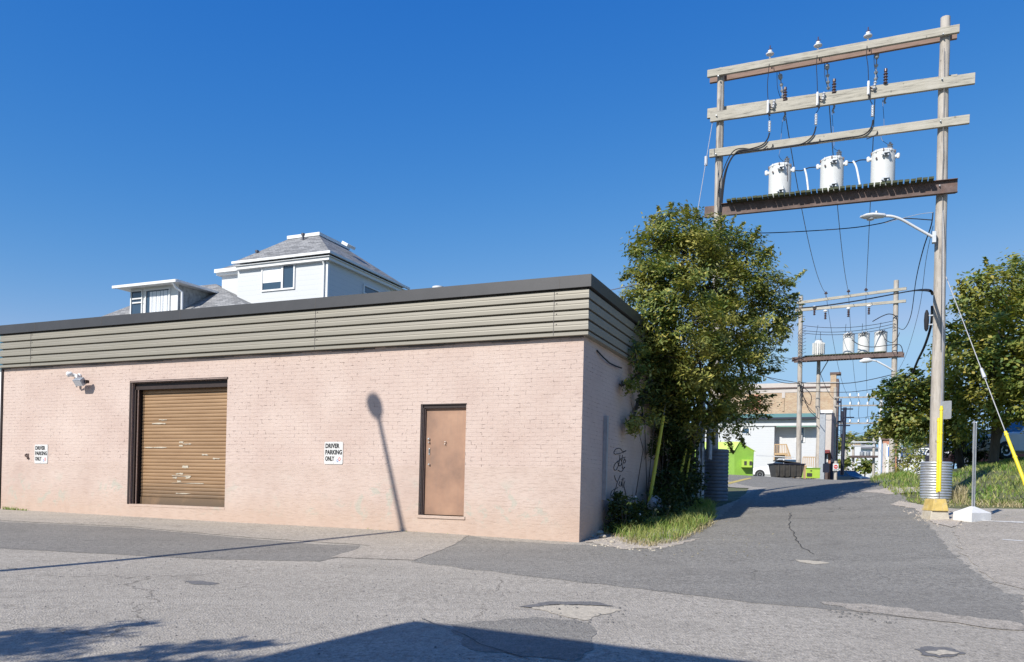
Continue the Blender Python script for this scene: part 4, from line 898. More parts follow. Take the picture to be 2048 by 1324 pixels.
for i, p in enumerate((((1692,648),(1690,668)),((1725,647),(1724,668)),((1762,645),(1758,664)),((1636,650),(1630,680)),((1641,664),(1641,682)))):
    wire('tank_drop', [h2(*p[0], -.3), h2(*p[1], .1)], .011, 'cable', ('short drop wire to the leftmost plain far tank','short drop wire to the middle plain far tank','short drop wire to the rightmost far tank','slanting drop wire to the ribbed tank','straight drop wire to the ribbed tank')[i], 'wire', smooth=False)
wire('tank_lead', [h2(1704,680,-.4), h2(1720,690,-.5), h2(1745,694,-.5), h2(1780,690,-.5), h2(1800,690,-.4), h2(1806,705,-.3)], .022, 'cable', 'drooping black lead running in front of the far tanks', 'cable')
wire('tank_lead', [h2(1765,668,-.4), h2(1772,680,-.5), h2(1785,685,-.4), h2(1795,675,-.3), h2(1799,665,-.3)], .018, 'cable', 'hooked black lead beside the right pole of the far frame', 'cable')
for i, (a, s1, b_, r_) in enumerate((((1500,740),(1560,762),(1600,767),.02),((1400,690),(1500,742),(1598,766),.02),((1602,766),(1700,764),(1790,748),.022),((1602,782),(1700,782),(1792,770),.018),((1480,700),(1560,712),(1590,718),.015),((1500,735),(1560,722),(1590,716),.014))):
    wire('telephone_cable', [h2(a[0],a[1],-.4), h2(s1[0],s1[1]+2,-.4), h2(b_[0],b_[1],-.3)], r_, 'cable', ('cable sagging in from the tree to the crowded left far pole', 'higher cable swooping in from the tree to the left far pole', 'cable crossing the lane just above the brick building', 'lower cable crossing the lane over the brick building', 'thin cable reaching the left end of the far deck', 'thin cable curving down under the left end of the far deck')[i], 'cable')
cl = MB()
for k in range(5): P_ = [h2(1600+random.uniform(-4,8), 765+random.uniform(-6,8)+j*random.uniform(6,12), -.35+random.uniform(-.1,.1)) for j in range(5)]; cl.tube(crv(P_, 4), .018, 5)
cl.tube(crv([h2(1604,772,-.35), h2(1622,790,-.35), h2(1619,810,-.35), h2(1608,795,-.35), h2(1604,778,-.35)]), .02, 5)
tag(cl.build('cable_coil', M['cable'], None, True), 'tangle of black cable coils on the left pole of the far frame', 'cable coil')
wire('telephone_cable', [h2(1606,790,-.3), h2(1617,818,-.3), h2(1630,832,-.6), h2(1638,838,-1)], .022, 'cable', 'short cable from the tangle down to the slim pole beside it', 'cable')
for k in range(7):
    x = 1598+random.uniform(-6,8); P_ = [h2(x, 660+k*7, -.3), h2(x-random.uniform(4,14), 668+k*7, -.4), h2(x+random.uniform(-6,10), 676+k*7, -.3)]
cl = MB()
for k in range(9):
    y_ = 655+k*7; cl.tube(crv([h2(1612,y_,-.2), h2(1601,y_+5,-.35), h2(1596,y_+14,-.3), h2(1606,y_+20,-.3)], 4), .014, 5)
tag(cl.build('connector_cluster', M['wire'], None, True), 'cluster of dark connectors and jumpers on the left far pole above its deck', 'cable cluster')

# ================================================================ trees, weeds and grass
M['leafA'] = leafmat('elm_leaves', [(0.0, (.055,.10,.028)), (.45, (.12,.175,.045)), (.78, (.27,.30,.07)), (1.0, (.50,.42,.11))], .28)
M['leafB'] = leafmat('maple_leaves', [(0.0, (.09,.15,.04)), (.5, (.17,.24,.06)), (.85, (.29,.31,.07)), (1.0, (.45,.36,.08))], .34)
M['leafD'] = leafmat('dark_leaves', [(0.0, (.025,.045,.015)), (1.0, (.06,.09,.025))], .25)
M['grass'] = leafmat('grass_blades', [(0.0, (.11,.21,.035)), (.5, (.19,.30,.055)), (.82, (.30,.35,.085)), (1.0, (.48,.42,.18))], .3)
M['drygrass'] = leafmat('dry_weed_stems', [(0.0, (.30,.24,.12)), (1.0, (.5,.43,.26))], .2)
def leaf_mesh(name, C, L, Wd, mat, parent=None, upb=.5, keep=None, droop=0, N=None):
    """many small rhombic leaves at points C"""
    C = np.asarray(C, float)
    if keep is not None:
        kk = keep(C); C = C[kk]; N = N[kk] if N is not None else None
    n = len(C); nrm = rng.normal(size=(n, 3)); nrm[:, 2] = np.abs(nrm[:, 2]) + upb
    if N is not None: nrm = nrm*.42 + N
    nrm /= np.linalg.norm(nrm, axis=1)[:, None]
    a = rng.normal(size=(n, 3)); a[:, 2] -= droop; a -= nrm * (a * nrm).sum(1)[:, None]; a /= np.linalg.norm(a, axis=1)[:, None]; b = np.cross(nrm, a)
    l = (L * rng.uniform(.6, 1.3, n))[:, None]; w_ = (Wd * rng.uniform(.7, 1.3, n))[:, None]
    V = np.stack([C - a*l/2, C - a*l*.05 + b*w_/2, C + a*l/2, C - a*l*.05 - b*w_/2], 1).reshape(-1, 3)
    me = bpy.data.meshes.new(name); me.vertices.add(4*n); me.vertices.foreach_set('co', V.ravel()); me.loops.add(4*n); me.loops.foreach_set('vertex_index', np.arange(4*n))
    me.polygons.add(n); me.polygons.foreach_set('loop_start', np.arange(n)*4); me.polygons.foreach_set('loop_total', np.full(n, 4)); me.update(calc_edges=True)
    me.materials.append(mat); o = bpy.data.objects.new(name, me); COL.objects.link(o)
    if parent is not None: o.parent = parent; o.location = -parent.location
    return o
def not_in_building(C):
    d = C - np.array(P0); x = d @ np.array(E1); y = d @ np.array(E2); return ~((x < .12) & (x > -16) & (y > -.2) & (y < DEP+.1) & (d[:, 2] < ztop+.03))
def crown_points(blobs, cl_per_m2, leaves_per, cr, inner=.45):
    out = []; cen = []; nn_ = []
    for c, r in blobs:
        n = max(6, int(4*math.pi*r*r*cl_per_m2)); d = rng.normal(size=(n, 3)); d /= np.linalg.norm(d, axis=1)[:, None]
        rad = r*(inner + (1.16-inner)*rng.random(n)**.55); cc = np.array(c) + d*rad[:, None]*np.array([1,1,.92]); cen.append(cc)
        for q in cc:
            k = int(leaves_per*rng.uniform(.5, 1.4)); v_ = rng.normal(size=3)*.45 + (q-np.array(c))/r*.7 + np.array([0,0,.55]); v_ /= np.linalg.norm(v_); nn_.append(np.tile(v_, (k, 1))); s_ = cr*rng.uniform(.6, 1.3); out.append(q + rng.normal(size=(k, 3))*np.array([s_, s_, s_*.6]) + np.outer(np.zeros(k), [0,0,1]))
    return np.concatenate(out), np.concatenate(nn_)
def tree(name, label, cat, base, stems, blobs, leaf, mat, cl=9, lp=26, cr=.13, group=None, keep=None, trunk_r=.14, fork=None, upb=.5, twigs=60, stray=None):
    e = empty(name, base, 0, label, cat, group); mb = MB(); fork = Vector(fork) if fork else Vector(base) + Vector((0,0,1.6))
    for s_ in stems: mb.tube(crv([Vector(p) for p in s_[0]], 5), np.linspace(s_[1], s_[2], (len(s_[0])-1)*5+1), 8)
    mb.build('trunk', M['bark'], e, True, world=True)
    P, NN = crown_points(blobs, cl, lp, cr)
    lim = MB()
    for c, r in blobs:
        c = Vector(c); st = min((s_[0][-1] for s_ in stems), key=lambda p: (Vector(p)-c).length); st = Vector(st); md = st.lerp(c, .55) + Vector((random.uniform(-.15,.15), random.uniform(-.15,.15), -.1))
        lim.tube(crv([st, md, c], 4), np.linspace(.055, .02, 9), 5)
        for k in range(5):
            t = c + Vector(rng.normal(size=3)).normalized()*r*.9; lim.tube([c, c.lerp(t, .5)+Vector((0,0,.06)), t], [.02,.014,.006], 4)
    lim.build('limbs', M['bark'], e, True, world=True)
    if stray is not None:
        m_ = sum(len(s_) for s_ in stray); NN = np.concatenate([NN, rng.normal(size=(m_, 3))*.4 + np.array([-.2,-.3,.6])]); P = np.concatenate([P] + stray)
    leaf_mesh('crown', P, leaf[0], leaf[1], mat, e, upb, keep, droop=.8, N=NN); return e
def B(x, y, rp, Z): return (tuple(W(x, y, Z)), rp*Z/F)
# ---- the big leafy tree against the side wall
tb = G(1368, 1004); tb = Vector((tb.x, tb.y, g(tb.x, tb.y)))
tb = Vector((4.15, 20.1, g(4.15, 20.1)))
mainb = [(1352,468,46,18.6),(1318,500,52,18.4),(1405,478,46,19.2),(1372,520,62,18.4),(1445,500,46,19.6),(1492,512,46,19.6),(1300,552,42,18.2),(1350,580,62,18.0),(1425,575,64,18.8),(1490,578,56,19.4),(1545,590,38,19.6),(1568,618,24,19.8),
 (1285,600,38,18.0),(1310,640,48,17.8),(1375,650,66,17.8),(1445,655,62,18.4),(1510,655,50,19.4),(1555,655,24,19.8),(1335,712,48,17.9),(1400,722,62,18.0),(1465,730,54,18.8),(1515,722,34,19.4),(1350,770,50,18.6),(1415,790,50,18.6),(1470,790,38,19.2),(1510,812,20,19.6),(1445,838,28,19.0),(1395,840,34,19.2),(1345,830,38,19.2),(1470,838,24,19.6),
 (1290,690,30,18.2),(1265,640,22,18.0),(1275,745,32,18.4),(1262,790,20,18.3),(1310,800,36,19.0),(1282,835,18,18.8),(1300,870,26,19.3),(1256,702,24,16.8),(1243,772,14,16.4),(1275,762,26,17.2),(1262,848,16,16.7),(1285,838,22,17.3),(1278,655,24,17.3),(1270,720,30,17.0)]
# sprays reaching out past the crown
spr = []
for (xa, ya, xb_, yb_, Z) in ((1560,585,1612,540,19.6),(1555,640,1600,628,19.6),(1350,440,1340,405,18.6),(1500,490,1520,452,19.5),(1400,455,1392,418,19),(1430,460,1450,432,19.4),(1500,800,1552,790,19.5),(1490,830,1545,835,19.5),(1265,545,1240,560,18.2),(1260,590,1222,610,18),(1250,620,1215,600,18),(1480,700,1575,700,19.4),(1470,850,1490,895,19.4),(1420,850,1428,890,19.2),(1530,560,1590,570,19.6),(1540,690,1580,672,19.6),(1262,720,1228,730,16.6),(1258,770,1226,796,16.4),(1280,820,1240,868,16.8),(1440,520,1470,430,19.5),(1330,470,1316,412,18.6),(1380,450,1372,410,18.8),(1460,480,1488,445,19.5),(1290,520,1262,492,18.2),(1570,600,1596,588,19.7),(1330,450,1300,432,18.6),(1520,520,1546,492,19.5),(1510,740,1560,742,19.4),(1380,880,1384,905,19.3),(1452,870,1466,905,19.2)):
    a = np.array(W(xa, ya, Z)); b_ = np.array(W(xb_, yb_, Z)); t = rng.random(130)**.8; spr.append(a + (b_-a)*t[:, None] + rng.normal(size=(130, 3))*.07*(1.15-t)[:, None])
T = lambda dx, dy, dz: tb + Vector((dx, dy, dz))
stems = [([T(0,0,-.2), T(-.1,-.05,1.4), T(-.35,-.3,2.8), T(-.6,-.6,4.2), T(-.7,-.9,5.6)], .13, .05), ([T(.12,0,-.2), T(.25,-.1,1.5), T(.5,-.2,3.0), T(.9,-.4,4.6), T(1.1,-.5,6)], .11, .04), ([T(-.15,.1,-.2), T(-.5,-.2,1.5), T(-.9,-.6,2.8), T(-1.0,-.9,3.6)], .09, .035),
  ([T(.15,.15,-.2), T(.2,.1,1.6), T(.6,.0,3.0), T(1.3,-.1,4.0)], .06, .03), ([T(-.05,-.2,-.2), T(.02,-.4,1.6), T(.1,-.7,3.4)], .07, .03), ([T(-.3,.2,-.2), T(-.45,.2,1.4), T(-.5,.1,2.8)], .06, .03)]
tree('leafy_tree', 'large bushy yellow-green tree overhanging the side wall and lane between wall and near frame', 'tree', tb, stems, [B(*q) for q in mainb], (.12,.042), M['leafA'], cl=8.2, lp=70, cr=.135, keep=not_in_building, stray=spr)
# ---- trees right of the lane
def B2(L): return [B(*q) for q in L]
b1 = Vector(W(1985, 905, 27)); b1.z = g(b1.x, b1.y)
rb = [(1985,600,56,27),(2030,570,56,27.5),(1950,600,34,27),(1940,650,44,26.5),(2000,670,66,26),(2060,640,70,27),(1930,720,46,26.5),(1985,745,64,26),(2050,735,66,25.5),(1925,790,42,27),(1975,815,52,26.5),(2040,810,60,26),(2075,560,50,28),(2100,700,80,27),(2100,800,70,27),(1908,690,26,27),(1925,845,32,27.5),(1960,568,22,27),(1905,760,26,27.3)]
sp2 = []
for (xa, ya, xb_, yb_, Z) in ((1985,560,1970,515,27),(1945,590,1915,560,27),(2030,540,2030,512,27.5),(1925,660,1890,650,26.7),(1920,560,1925,590,27)):
    a = np.array(W(xa, ya, Z)); b_ = np.array(W(xb_, yb_, Z)); t = rng.random(90)**.8; sp2.append(a + (b_-a)*t[:, None] + rng.normal(size=(90, 3))*.10*(1.15-t)[:, None])
TT = lambda b_, dx, dy, dz: b_ + Vector((dx, dy, dz))
tree('leafy_tree', 'big maple-like tree rising on the grassy bank right of the near pole', 'tree', b1, [([TT(b1,0,0,-.3), TT(b1,.1,0,1.5), TT(b1,-.2,-.1,3), TT(b1,-.1,-.2,4.5)], .17, .07), ([TT(b1,.1,0,.8), TT(b1,.7,.1,2.2), TT(b1,1.2,.2,3.8)], .12, .05)], B2(rb), (.16,.095), M['leafB'], cl=4.3, lp=36, cr=.20, group='trees on the grassy bank', stray=sp2)
b2_ = Vector(W(1925, 925, 30)); b2_.z = g(b2_.x, b2_.y)
lb_ = [(1835,800,52,29),(1800,808,40,29.5),(1782,850,30,30),(1835,768,30,29),(1870,790,40,29),(1860,840,44,29),(1820,850,36,29.5),(1778,790,22,29.5),(1890,720,26,29.5),(1885,860,36,29.5),(1920,860,34,29.5),(1895,800,34,29.5),(1810,760,20,29.3)]
sp3 = []
for (xa, ya, xb_, yb_, Z) in ((1790,800,1755,772,29.5),(1785,850,1752,838,29.8),(1840,750,1822,738,29),(1790,780,1765,760,29.5)):
    a = np.array(W(xa, ya, Z)); b_ = np.array(W(xb_, yb_, Z)); t = rng.random(80)**.8; sp3.append(a + (b_-a)*t[:, None] + rng.normal(size=(80, 3))*.10*(1.15-t)[:, None])
tree('leafy_tree', 'smaller spreading tree leaning over the lane left of the big near pole', 'tree', b2_, [([TT(b2_,0,0,-.3), TT(b2_,-.3,0,1.2), TT(b2_,-1.0,-.2,2.3), TT(b2_,-1.6,-.4,3.0)], .15, .06), ([TT(b2_,0,0,.5), TT(b2_,-.1,-.1,2.0), TT(b2_,-.3,-.2,3.2)], .12, .05)], B2(lb_), (.17,.10), M['leafB'], cl=4.3, lp=36, cr=.20, group='trees on the grassy bank', stray=sp3)
# dark undergrowth behind the bank
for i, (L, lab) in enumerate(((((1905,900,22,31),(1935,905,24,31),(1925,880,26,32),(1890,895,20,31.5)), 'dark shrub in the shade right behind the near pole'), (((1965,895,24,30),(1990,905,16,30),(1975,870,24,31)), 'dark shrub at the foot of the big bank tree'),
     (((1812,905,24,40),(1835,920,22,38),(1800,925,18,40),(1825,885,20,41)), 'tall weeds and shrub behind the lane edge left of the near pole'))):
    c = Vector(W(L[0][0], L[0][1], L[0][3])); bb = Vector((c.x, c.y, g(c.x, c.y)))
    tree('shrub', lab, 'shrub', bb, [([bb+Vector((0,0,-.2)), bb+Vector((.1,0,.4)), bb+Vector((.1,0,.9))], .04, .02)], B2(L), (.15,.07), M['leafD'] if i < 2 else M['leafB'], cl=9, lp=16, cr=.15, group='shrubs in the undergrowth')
# wall-side weeds under the tree
def shrub(name, lab, C, leaf, mat, n, cat='shrub', group=None):
    e = empty(name, Vector((C[0][0][0], C[0][0][1], g(C[0][0][0], C[0][0][1]))), 0, lab, cat, group); P, c_ = crown_points(C, n, 27, .10, .2)
    P[:, 2] = np.maximum(P[:, 2], gnp(P[:, 0], P[:, 1])+.02); leaf_mesh('foliage', P, leaf[0], leaf[1], mat, e, .4, not_in_building)
    mb = MB(); z0_ = e.location
    for c, r in C:
        for k in range(5 if name != 'vine_thicket' else 1): a = Vector((c[0]+random.uniform(-.1,.1), c[1]+random.uniform(-.1,.1), g(c[0], c[1]))); mb.tube([a, a.lerp(Vector(c), .6)+Vector((random.uniform(-.2,.2),random.uniform(-.1,.1),0)), Vector(c)+Vector((random.uniform(-.2,.2),0,r*.6))], [.012,.008,.004], 4)
    mb.build('stems', M['bark'], e, False, world=True); return e
def BL(lx, ly, lz, r): p = P0 + E1*lx + E2*ly; return ((p.x, p.y, g(p.x, p.y)+lz), r)
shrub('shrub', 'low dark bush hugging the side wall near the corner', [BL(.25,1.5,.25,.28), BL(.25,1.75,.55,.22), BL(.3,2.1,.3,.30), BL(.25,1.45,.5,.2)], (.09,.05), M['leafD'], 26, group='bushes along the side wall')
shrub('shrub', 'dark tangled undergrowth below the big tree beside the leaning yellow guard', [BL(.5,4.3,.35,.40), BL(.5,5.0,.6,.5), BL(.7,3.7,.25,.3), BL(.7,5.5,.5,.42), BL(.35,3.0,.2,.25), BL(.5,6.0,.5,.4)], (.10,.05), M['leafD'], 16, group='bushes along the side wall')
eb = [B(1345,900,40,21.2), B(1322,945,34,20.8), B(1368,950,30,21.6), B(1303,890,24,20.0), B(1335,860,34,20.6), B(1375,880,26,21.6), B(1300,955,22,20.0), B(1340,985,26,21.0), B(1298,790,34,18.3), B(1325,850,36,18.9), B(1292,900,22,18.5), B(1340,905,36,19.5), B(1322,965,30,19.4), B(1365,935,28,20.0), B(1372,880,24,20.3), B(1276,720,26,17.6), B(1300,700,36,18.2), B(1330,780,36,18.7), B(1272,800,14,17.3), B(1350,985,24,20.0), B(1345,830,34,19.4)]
shrub('vine_thicket', 'dark vine thicket filling the shade behind the stems of the big tree', eb, (.12,.055), M['leafD'], 20)  # near-black leaf colour carries the shade beside the wall
# vines hanging down by the wall
def in_poly(P, poly):
    x, y = P[:, 0], P[:, 1]; c = np.zeros(len(P), bool); j = len(poly)-1
    for i in range(len(poly)):
        xi, yi = poly[i]; xj, yj = poly[j]; c ^= ((yi > y) != (yj > y)) & (x < (xj-xi)*(y-yi)/(yj-yi+1e-12)+xi); j = i
    return c
def grass(name, poly, dens, h, label, mat='grass', wd=.014, lean=.5, thin=None):
    xs = [p[0] for p in poly]; ys = [p[1] for p in poly]; A_ = (max(xs)-min(xs))*(max(ys)-min(ys)); n = int(A_*dens)
    P = np.c_[rng.uniform(min(xs), max(xs), n), rng.uniform(min(ys), max(ys), n)]; P = P[in_poly(P, poly)]
    cl_ = np.sin(P[:,0]*2.1+np.sin(P[:,1]*1.7)*1.5)*np.sin(P[:,1]*2.6+P[:,0]*.7); P = P[rng.random(len(P)) < .62+.38*cl_]; n = len(P)
    cl_ = np.sin(P[:,0]*2.1+np.sin(P[:,1]*1.7)*1.5)*np.sin(P[:,1]*2.6+P[:,0]*.7)
    z = gbil(P[:,0], P[:,1]); hh = h*rng.uniform(.35, 1.15, n)*(1+.35*cl_); d = rng.normal(size=(n, 2))*lean; s_ = rng.normal(size=(n, 2)); s_ /= np.linalg.norm(s_, axis=1)[:, None]; s_ *= (wd*rng.uniform(.6, 1.4, n))[:, None]/2
    b = np.c_[P, z-.01]; md = np.c_[P+d*hh[:,None]*.3, z+hh*.6]; tp = np.c_[P+d*hh[:,None]*.9, z+hh*.95]; S3 = np.c_[s_, np.zeros(n)]
    V = np.stack([b-S3, b+S3, md+S3*.8, md-S3*.8, tp], 1).reshape(-1, 3); me = bpy.data.meshes.new(name)
    me.vertices.add(5*n); me.vertices.foreach_set('co', V.ravel()); base = np.arange(n)[:, None]*5
    idx = np.concatenate([base+np.array([0,1,2,3]), base+np.array([3,2,4])], 1).ravel(); me.loops.add(7*n); me.loops.foreach_set('vertex_index', idx)
    me.polygons.add(2*n); st = np.stack([np.arange(n)*7, np.arange(n)*7+4], 1).ravel(); me.polygons.foreach_set('loop_start', st); me.polygons.foreach_set('loop_total', np.tile([4,3], n)); me.update(calc_edges=True)
    me.materials.append(M[mat]); o = bpy.data.objects.new(name, me); COL.objects.link(o); return tag(o, label, 'grass', kind='stuff')
cor = px((1222,1070),(1262,1086),(1300,1092),(1345,1084),(1395,1064),(1432,1040),(1428,1018),(1400,1004)) + [(4.9,21.6),(3.6,19.5),(2.3,16.8),(1.75,15.4)]
grass('grass', cor, 900, .24, 'long green and yellow grass on the corner patch beside the pink side wall', wd=.013)
grass('dry_grass', px((1215,1072),(1255,1090),(1300,1096),(1350,1088),(1400,1068),(1436,1044),(1424,1046),(1390,1060),(1340,1078),(1290,1084),(1250,1074)), 700, .14, 'flattened dry straw along the edge of the corner grass', 'drygrass', .012, 1.2)
ban = px((1846,1009),(1910,1012),(2047,1012)) + [(16.5,15.2),(26,15),(30,26),(26,33),(19.2,32.5),(15.2,27),(13.2,24.2)] + px((1800,995),(1812,1003))
grass('grass', ban, 230, .13, 'mown green grass covering the bank right of the near pole', wd=.024, lean=.6)
grass('dry_grass', px((1800,998),(1850,1010),(1910,1014),(2047,1016),(2047,1007),(1900,1003),(1850,1000)), 320, .12, 'brown straw along the foot of the grassy bank', 'drygrass', .018, 1.0)
grass('grass', [(10.2,21.6),(11.2,21.6),(12.0,24),(14.6,30),(13.9,30.2),(11,25)], 260, .16, 'thin grass strip between the lane edge and the corrugated collar', wd=.02)
grass('dry_grass', px((1902,985),(1930,980),(1935,1008),(1906,1010)), 700, .28, 'clump of tall straw beside the corrugated collar at the near pole', 'drygrass', .014, .35)
grass('grass', [tuple((P0+E1*x+E2*y)[:2]) for x, y in ((-15,-.05),(-14.2,-.05),(-14.2,-.14),(-15,-.16))], 2500, .09, 'weeds growing at the foot of the wall at the far left', wd=.012)
grass('grass', [tuple((P0+E1*x+E2*y)[:2]) for x, y in ((-4.5,-.03),(-2.6,-.03),(-2.6,-.09),(-4.5,-.08))], 500, .04, 'tiny weeds along the wall foot left of the brown door', wd=.01)
# weeds with seed heads
for i, (x, y, h, lb_) in enumerate(((1265,1058,.62,'tall weed stalk with pale seed head nearest the bush'),(1271,1062,.30,'short weed with round white head on the corner patch'),(1300,1056,.34,'bent yellow weed stalk by the leaning yellow guard'),(1313,1054,.34,'weed stalk right of the bent yellow one'),(1330,1050,.36,'weed stalk at the middle of the corner grass'),(1240,1064,.3,'yellow leafy weed nearest the wall corner'))):
    p = G(x, y); e = empty('weed', p, 0, lb_, 'weed', 'weed stalks on the corner patch'); b_ = random.uniform(-.06,.1)
    MB().tube([(0,0,0),(b_*.3,0,h*.5),(b_,0,h)], [.006,.005,.003], 5).build('stalk', M['drygrass'], e)
    MB().lathe([(.004,0),(.02,.015),(.022,.035),(.004,.05)], (b_,0,h), 8).build('seed_head', M['white'] if i < 2 else M['drygrass'], e, True)
    leaf_mesh('leaf', np.array(p)+np.c_[rng.normal(size=(14,2))*.04, rng.uniform(.03,h*.6,14)], .11, .03, M['grass'], e, .2)
# rubble stones by the corner
for i, (x, y, r, lb_) in enumerate(((1196,1066,.10,'larger grey rock lying by the wall corner'),(1205,1073,.07,'dark sided stone in front of the larger rock'),(1183,1071,.05,'small stone touching the wall corner'),(1225,1082,.045,'small flat stone on the gravel wash'))):
    p = G(x, y+4); bm = bmesh.new(); bmesh.ops.create_icosphere(bm, subdivisions=3, radius=r)
    for v in bm.verts: n_ = math.sin(v.co.x*31+i)*math.cos(v.co.y*27)+math.sin(v.co.z*35); v.co *= 1+.14*n_; v.co.z *= .62
    me = bpy.data.meshes.new('rock'); bm.to_mesh(me); bm.free(); me.materials.append(M['hole']); o = bpy.data.objects.new('rock', me); COL.objects.link(o); o.location = p + Vector((0,0,r*.3)); tag(o, lb_, 'rock', 'rocks by the wall corner')

# ================================================================ pole collars, guards, sign
def collar(x, yb, r, h, label, c=None, mt='culvert'):
    p = c; e = empty('pole_collar', p, 0, label, 'pole guard', 'corrugated pole collars'); prof = []; n = 15; per_ = h/n
    for k in range(n): prof += [(r-.018, k*per_), (r-.006, k*per_+per_*.18), (r, k*per_+per_*.35), (r, k*per_+per_*.6), (r-.006, k*per_+per_*.8)]
    prof += [(r-.018, h), (r-.03, h), (r-.03, .0)]
    MB().lathe(prof, (0,0,0), 40, cap=False).build('shell', M[mt], e, True)
    MB().lathe([(r-.04, h*.9), (.01, h*.92)], (0,0,0), 24, cap=False).build('gravel_fill', M['sand'], e); return e
ca = Vector((HR.x, HR.y, g(HR.x, HR.y)-.06)); collar(0, 0, .367, (hp(1870, 924).z - ca.z), 'bright corrugated steel collar around the foot of the big near pole', ca)
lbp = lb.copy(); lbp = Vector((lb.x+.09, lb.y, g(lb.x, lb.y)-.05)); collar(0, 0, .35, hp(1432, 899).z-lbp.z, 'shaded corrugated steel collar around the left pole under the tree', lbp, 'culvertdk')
# tapered concrete block with yellow paint
cb = G(1880, 1040); th = .44; e = empty('concrete_block', cb, R(-4), 'tapered concrete block daubed with yellow paint in front of the near pole', 'concrete block')
def tap(w0, w1, h0, h1, dy=.5):
    return MB().add([(-w0,-.02-.0,h0),(w0,-.02,h0),(w0,dy,h0),(-w0,dy,h0),(-w1,.02,h1),(w1,.02,h1),(w1,dy-.05,h1),(-w1,dy-.05,h1)], [(0,3,2,1),(4,5,6,7),(0,1,5,4),(1,2,6,5),(2,3,7,6),(3,0,4,7)])
M['blockY'] = simple('chipped_yellow_paint', (.58,.42,.13), .8, 0, .2, 9, .3, 40, dirt=(.50,.45,.36)); M['blockC'] = simple('stained_concrete', (.50,.45,.37), .9, 0, .15, 9, .4, 50, dirt=(.42,.33,.2))
tap(.215,.172,-.1,th*.42).build('foot', M['blockC'], e, bevel=.012); tap(.172,.12,th*.42,th).build('painted_top', M['blockY'], e, bevel=.012)
# yellow guy guards beside the pole
def p_at(x, y, Z): return W(x, y, Z)
def guard(a, b_, label, mat='plasticY', r=.045, tail=None):
    e = empty('guy_guard', b_, 0, label, 'guy wire guard', 'yellow guy wire guards'); a = Vector(a)-Vector(b_); mb = MB(); d = a.normalized(); s_ = d.orthogonal().normalized()
    mb.tube([Vector((0,0,0)), a*.5, a], [r, r*.95, r*.85], 10); mb.build('sleeve', M[mat], e, True)
    mb = MB()
    for t in (.04, .35, .68, .96): mb = MB(); mb.lathe([(r*1.12,-.02),(r*1.15,0),(r*1.12,.02)], a*t, 12, d); mb.build('clamp', M[mat], e, True)
    if tail: MB().tube([Vector((0,0,0)), Vector(tail)-Vector(b_)], .008, 5).build('rod', M['rust'], e)
    return e
zg = cb.y+.25
guard(p_at(1883,812,zg+.15), p_at(1878.5,983,zg), 'upright bright yellow guard in front of the big near pole', r=.036, tail=p_at(1878,1003,zg))
guard(p_at(1877.5,836,zg+.2), p_at(1875,985,zg+.05), 'second shorter yellow guard directly behind the upright one', r=.032)
wire('guy_wire', [p_at(1883,812,zg+.15), p_at(1886,640,zg+2.6), hp(1886,420,-.16)], .007, 'guywire', 'thin steel wire running up the near pole out of the upright yellow guard', 'guy wire', smooth=False)
sg = p_at(1892, 820, 19.2); e = empty('pole_sign', sg, R(-58), 'small blank grey sign plate seen from its back on the near pole', 'sign'); MB().prism([(x, 0, z) for x, z in rrect(-.13,.13,-.215,.215,.03)], (0,.006,0)).build('plate', M['steel'], e); MB().bx(-.03,.03,.006,.05,-.16,.16).build('bracket', M['steel2'], e)
# guy to the right
an = Vector(W(2074, 1010, 17.6)); an.z = g(an.x, an.y); top_ = hp(1890, 548, 0); gm = top_ + (an-top_)*.69
wire('guy_wire', [top_, gm], .011, 'guywire', 'pale guy wire slanting from the near pole down to the right edge', 'guy wire', smooth=False)
q = top_ + (an-top_)*.45; tag(MB().tube([q+(top_-an).normalized()*.13, q-(top_-an).normalized()*.13], [.03,.045], 10).build('guy_insulator', M['porc'], None, True), 'grey insulator on the slanting right-hand guy wire', 'insulator')
guard(gm, an, 'long yellow guard on the slanting guy wire at the right edge', r=.042)
# guys at the left pole, under the tree
an2 = W(1295, 1018, 18.9); an2.z = g(an2.x, an2.y); tp2 = hp(1427, 232, 0); gm2 = W(1327, 832, 18.3)
guard(gm2, W(1298,1008,17.9), 'leaning yellow guard under the tree nearest the side wall', 'plasticYd', .042)
wire('guy_wire', [tp2, gm2], .009, 'guywire', 'pale guy wire dropping from the left pole into the tree crown', 'guy wire', smooth=False)
q = tp2.lerp(gm2, .18); tag(MB().tube([q+Vector((0,0,.12)), q-Vector((0,0,.12))], .045, 10).build('guy_insulator', M['porc'], None, True), 'grey insulator on the left guy wire above the tree', 'insulator')
guard(W(1372,898,19.3), W(1350,1000,19.0), 'thin yellow guard under the tree left of the grey conduits', 'plasticYd', .034)
guard(W(1381,905,19.4), W(1366,1000,19.2), 'faded guard under the tree closest to the grey conduits', 'plasticYd', .022)
for i, (x, y0, y1, r, lb_) in enumerate(((1395,890,1002,.075,'leftmost dull grey conduit beside the shaded collar'),(1403,862,985,.07,'middle dull grey conduit beside the shaded collar'),(1418,860,905,.085,'grey conduit rising out of the shaded collar'))):
    a = W(x+3, y0-60, 22.2); b_ = W(x, y1, 22.0); e = empty('conduit', b_, 0, lb_, 'conduit', 'grey conduits at the left pole')
    MB().tube([(0,0,-.2), (a-b_)*.5, (a-b_)], r, 12).build('pipe', M['steel2'], e, True); MB().lathe([(r*1.15,0),(r*1.15,.1)], (a-b_)*.45, 12).build('coupling', M['steel'], e)
wb = W(1311, 1002, 17.9); wb.z = g(wb.x, wb.y)+.35; bm = bmesh.new(); bmesh.ops.create_icosphere(bm, subdivisions=3, radius=.17)
for v in bm.verts: v.co *= 1+.12*math.sin(v.co.x*23+v.co.z*17)*math.cos(v.co.y*19); v.co.z *= 1.15
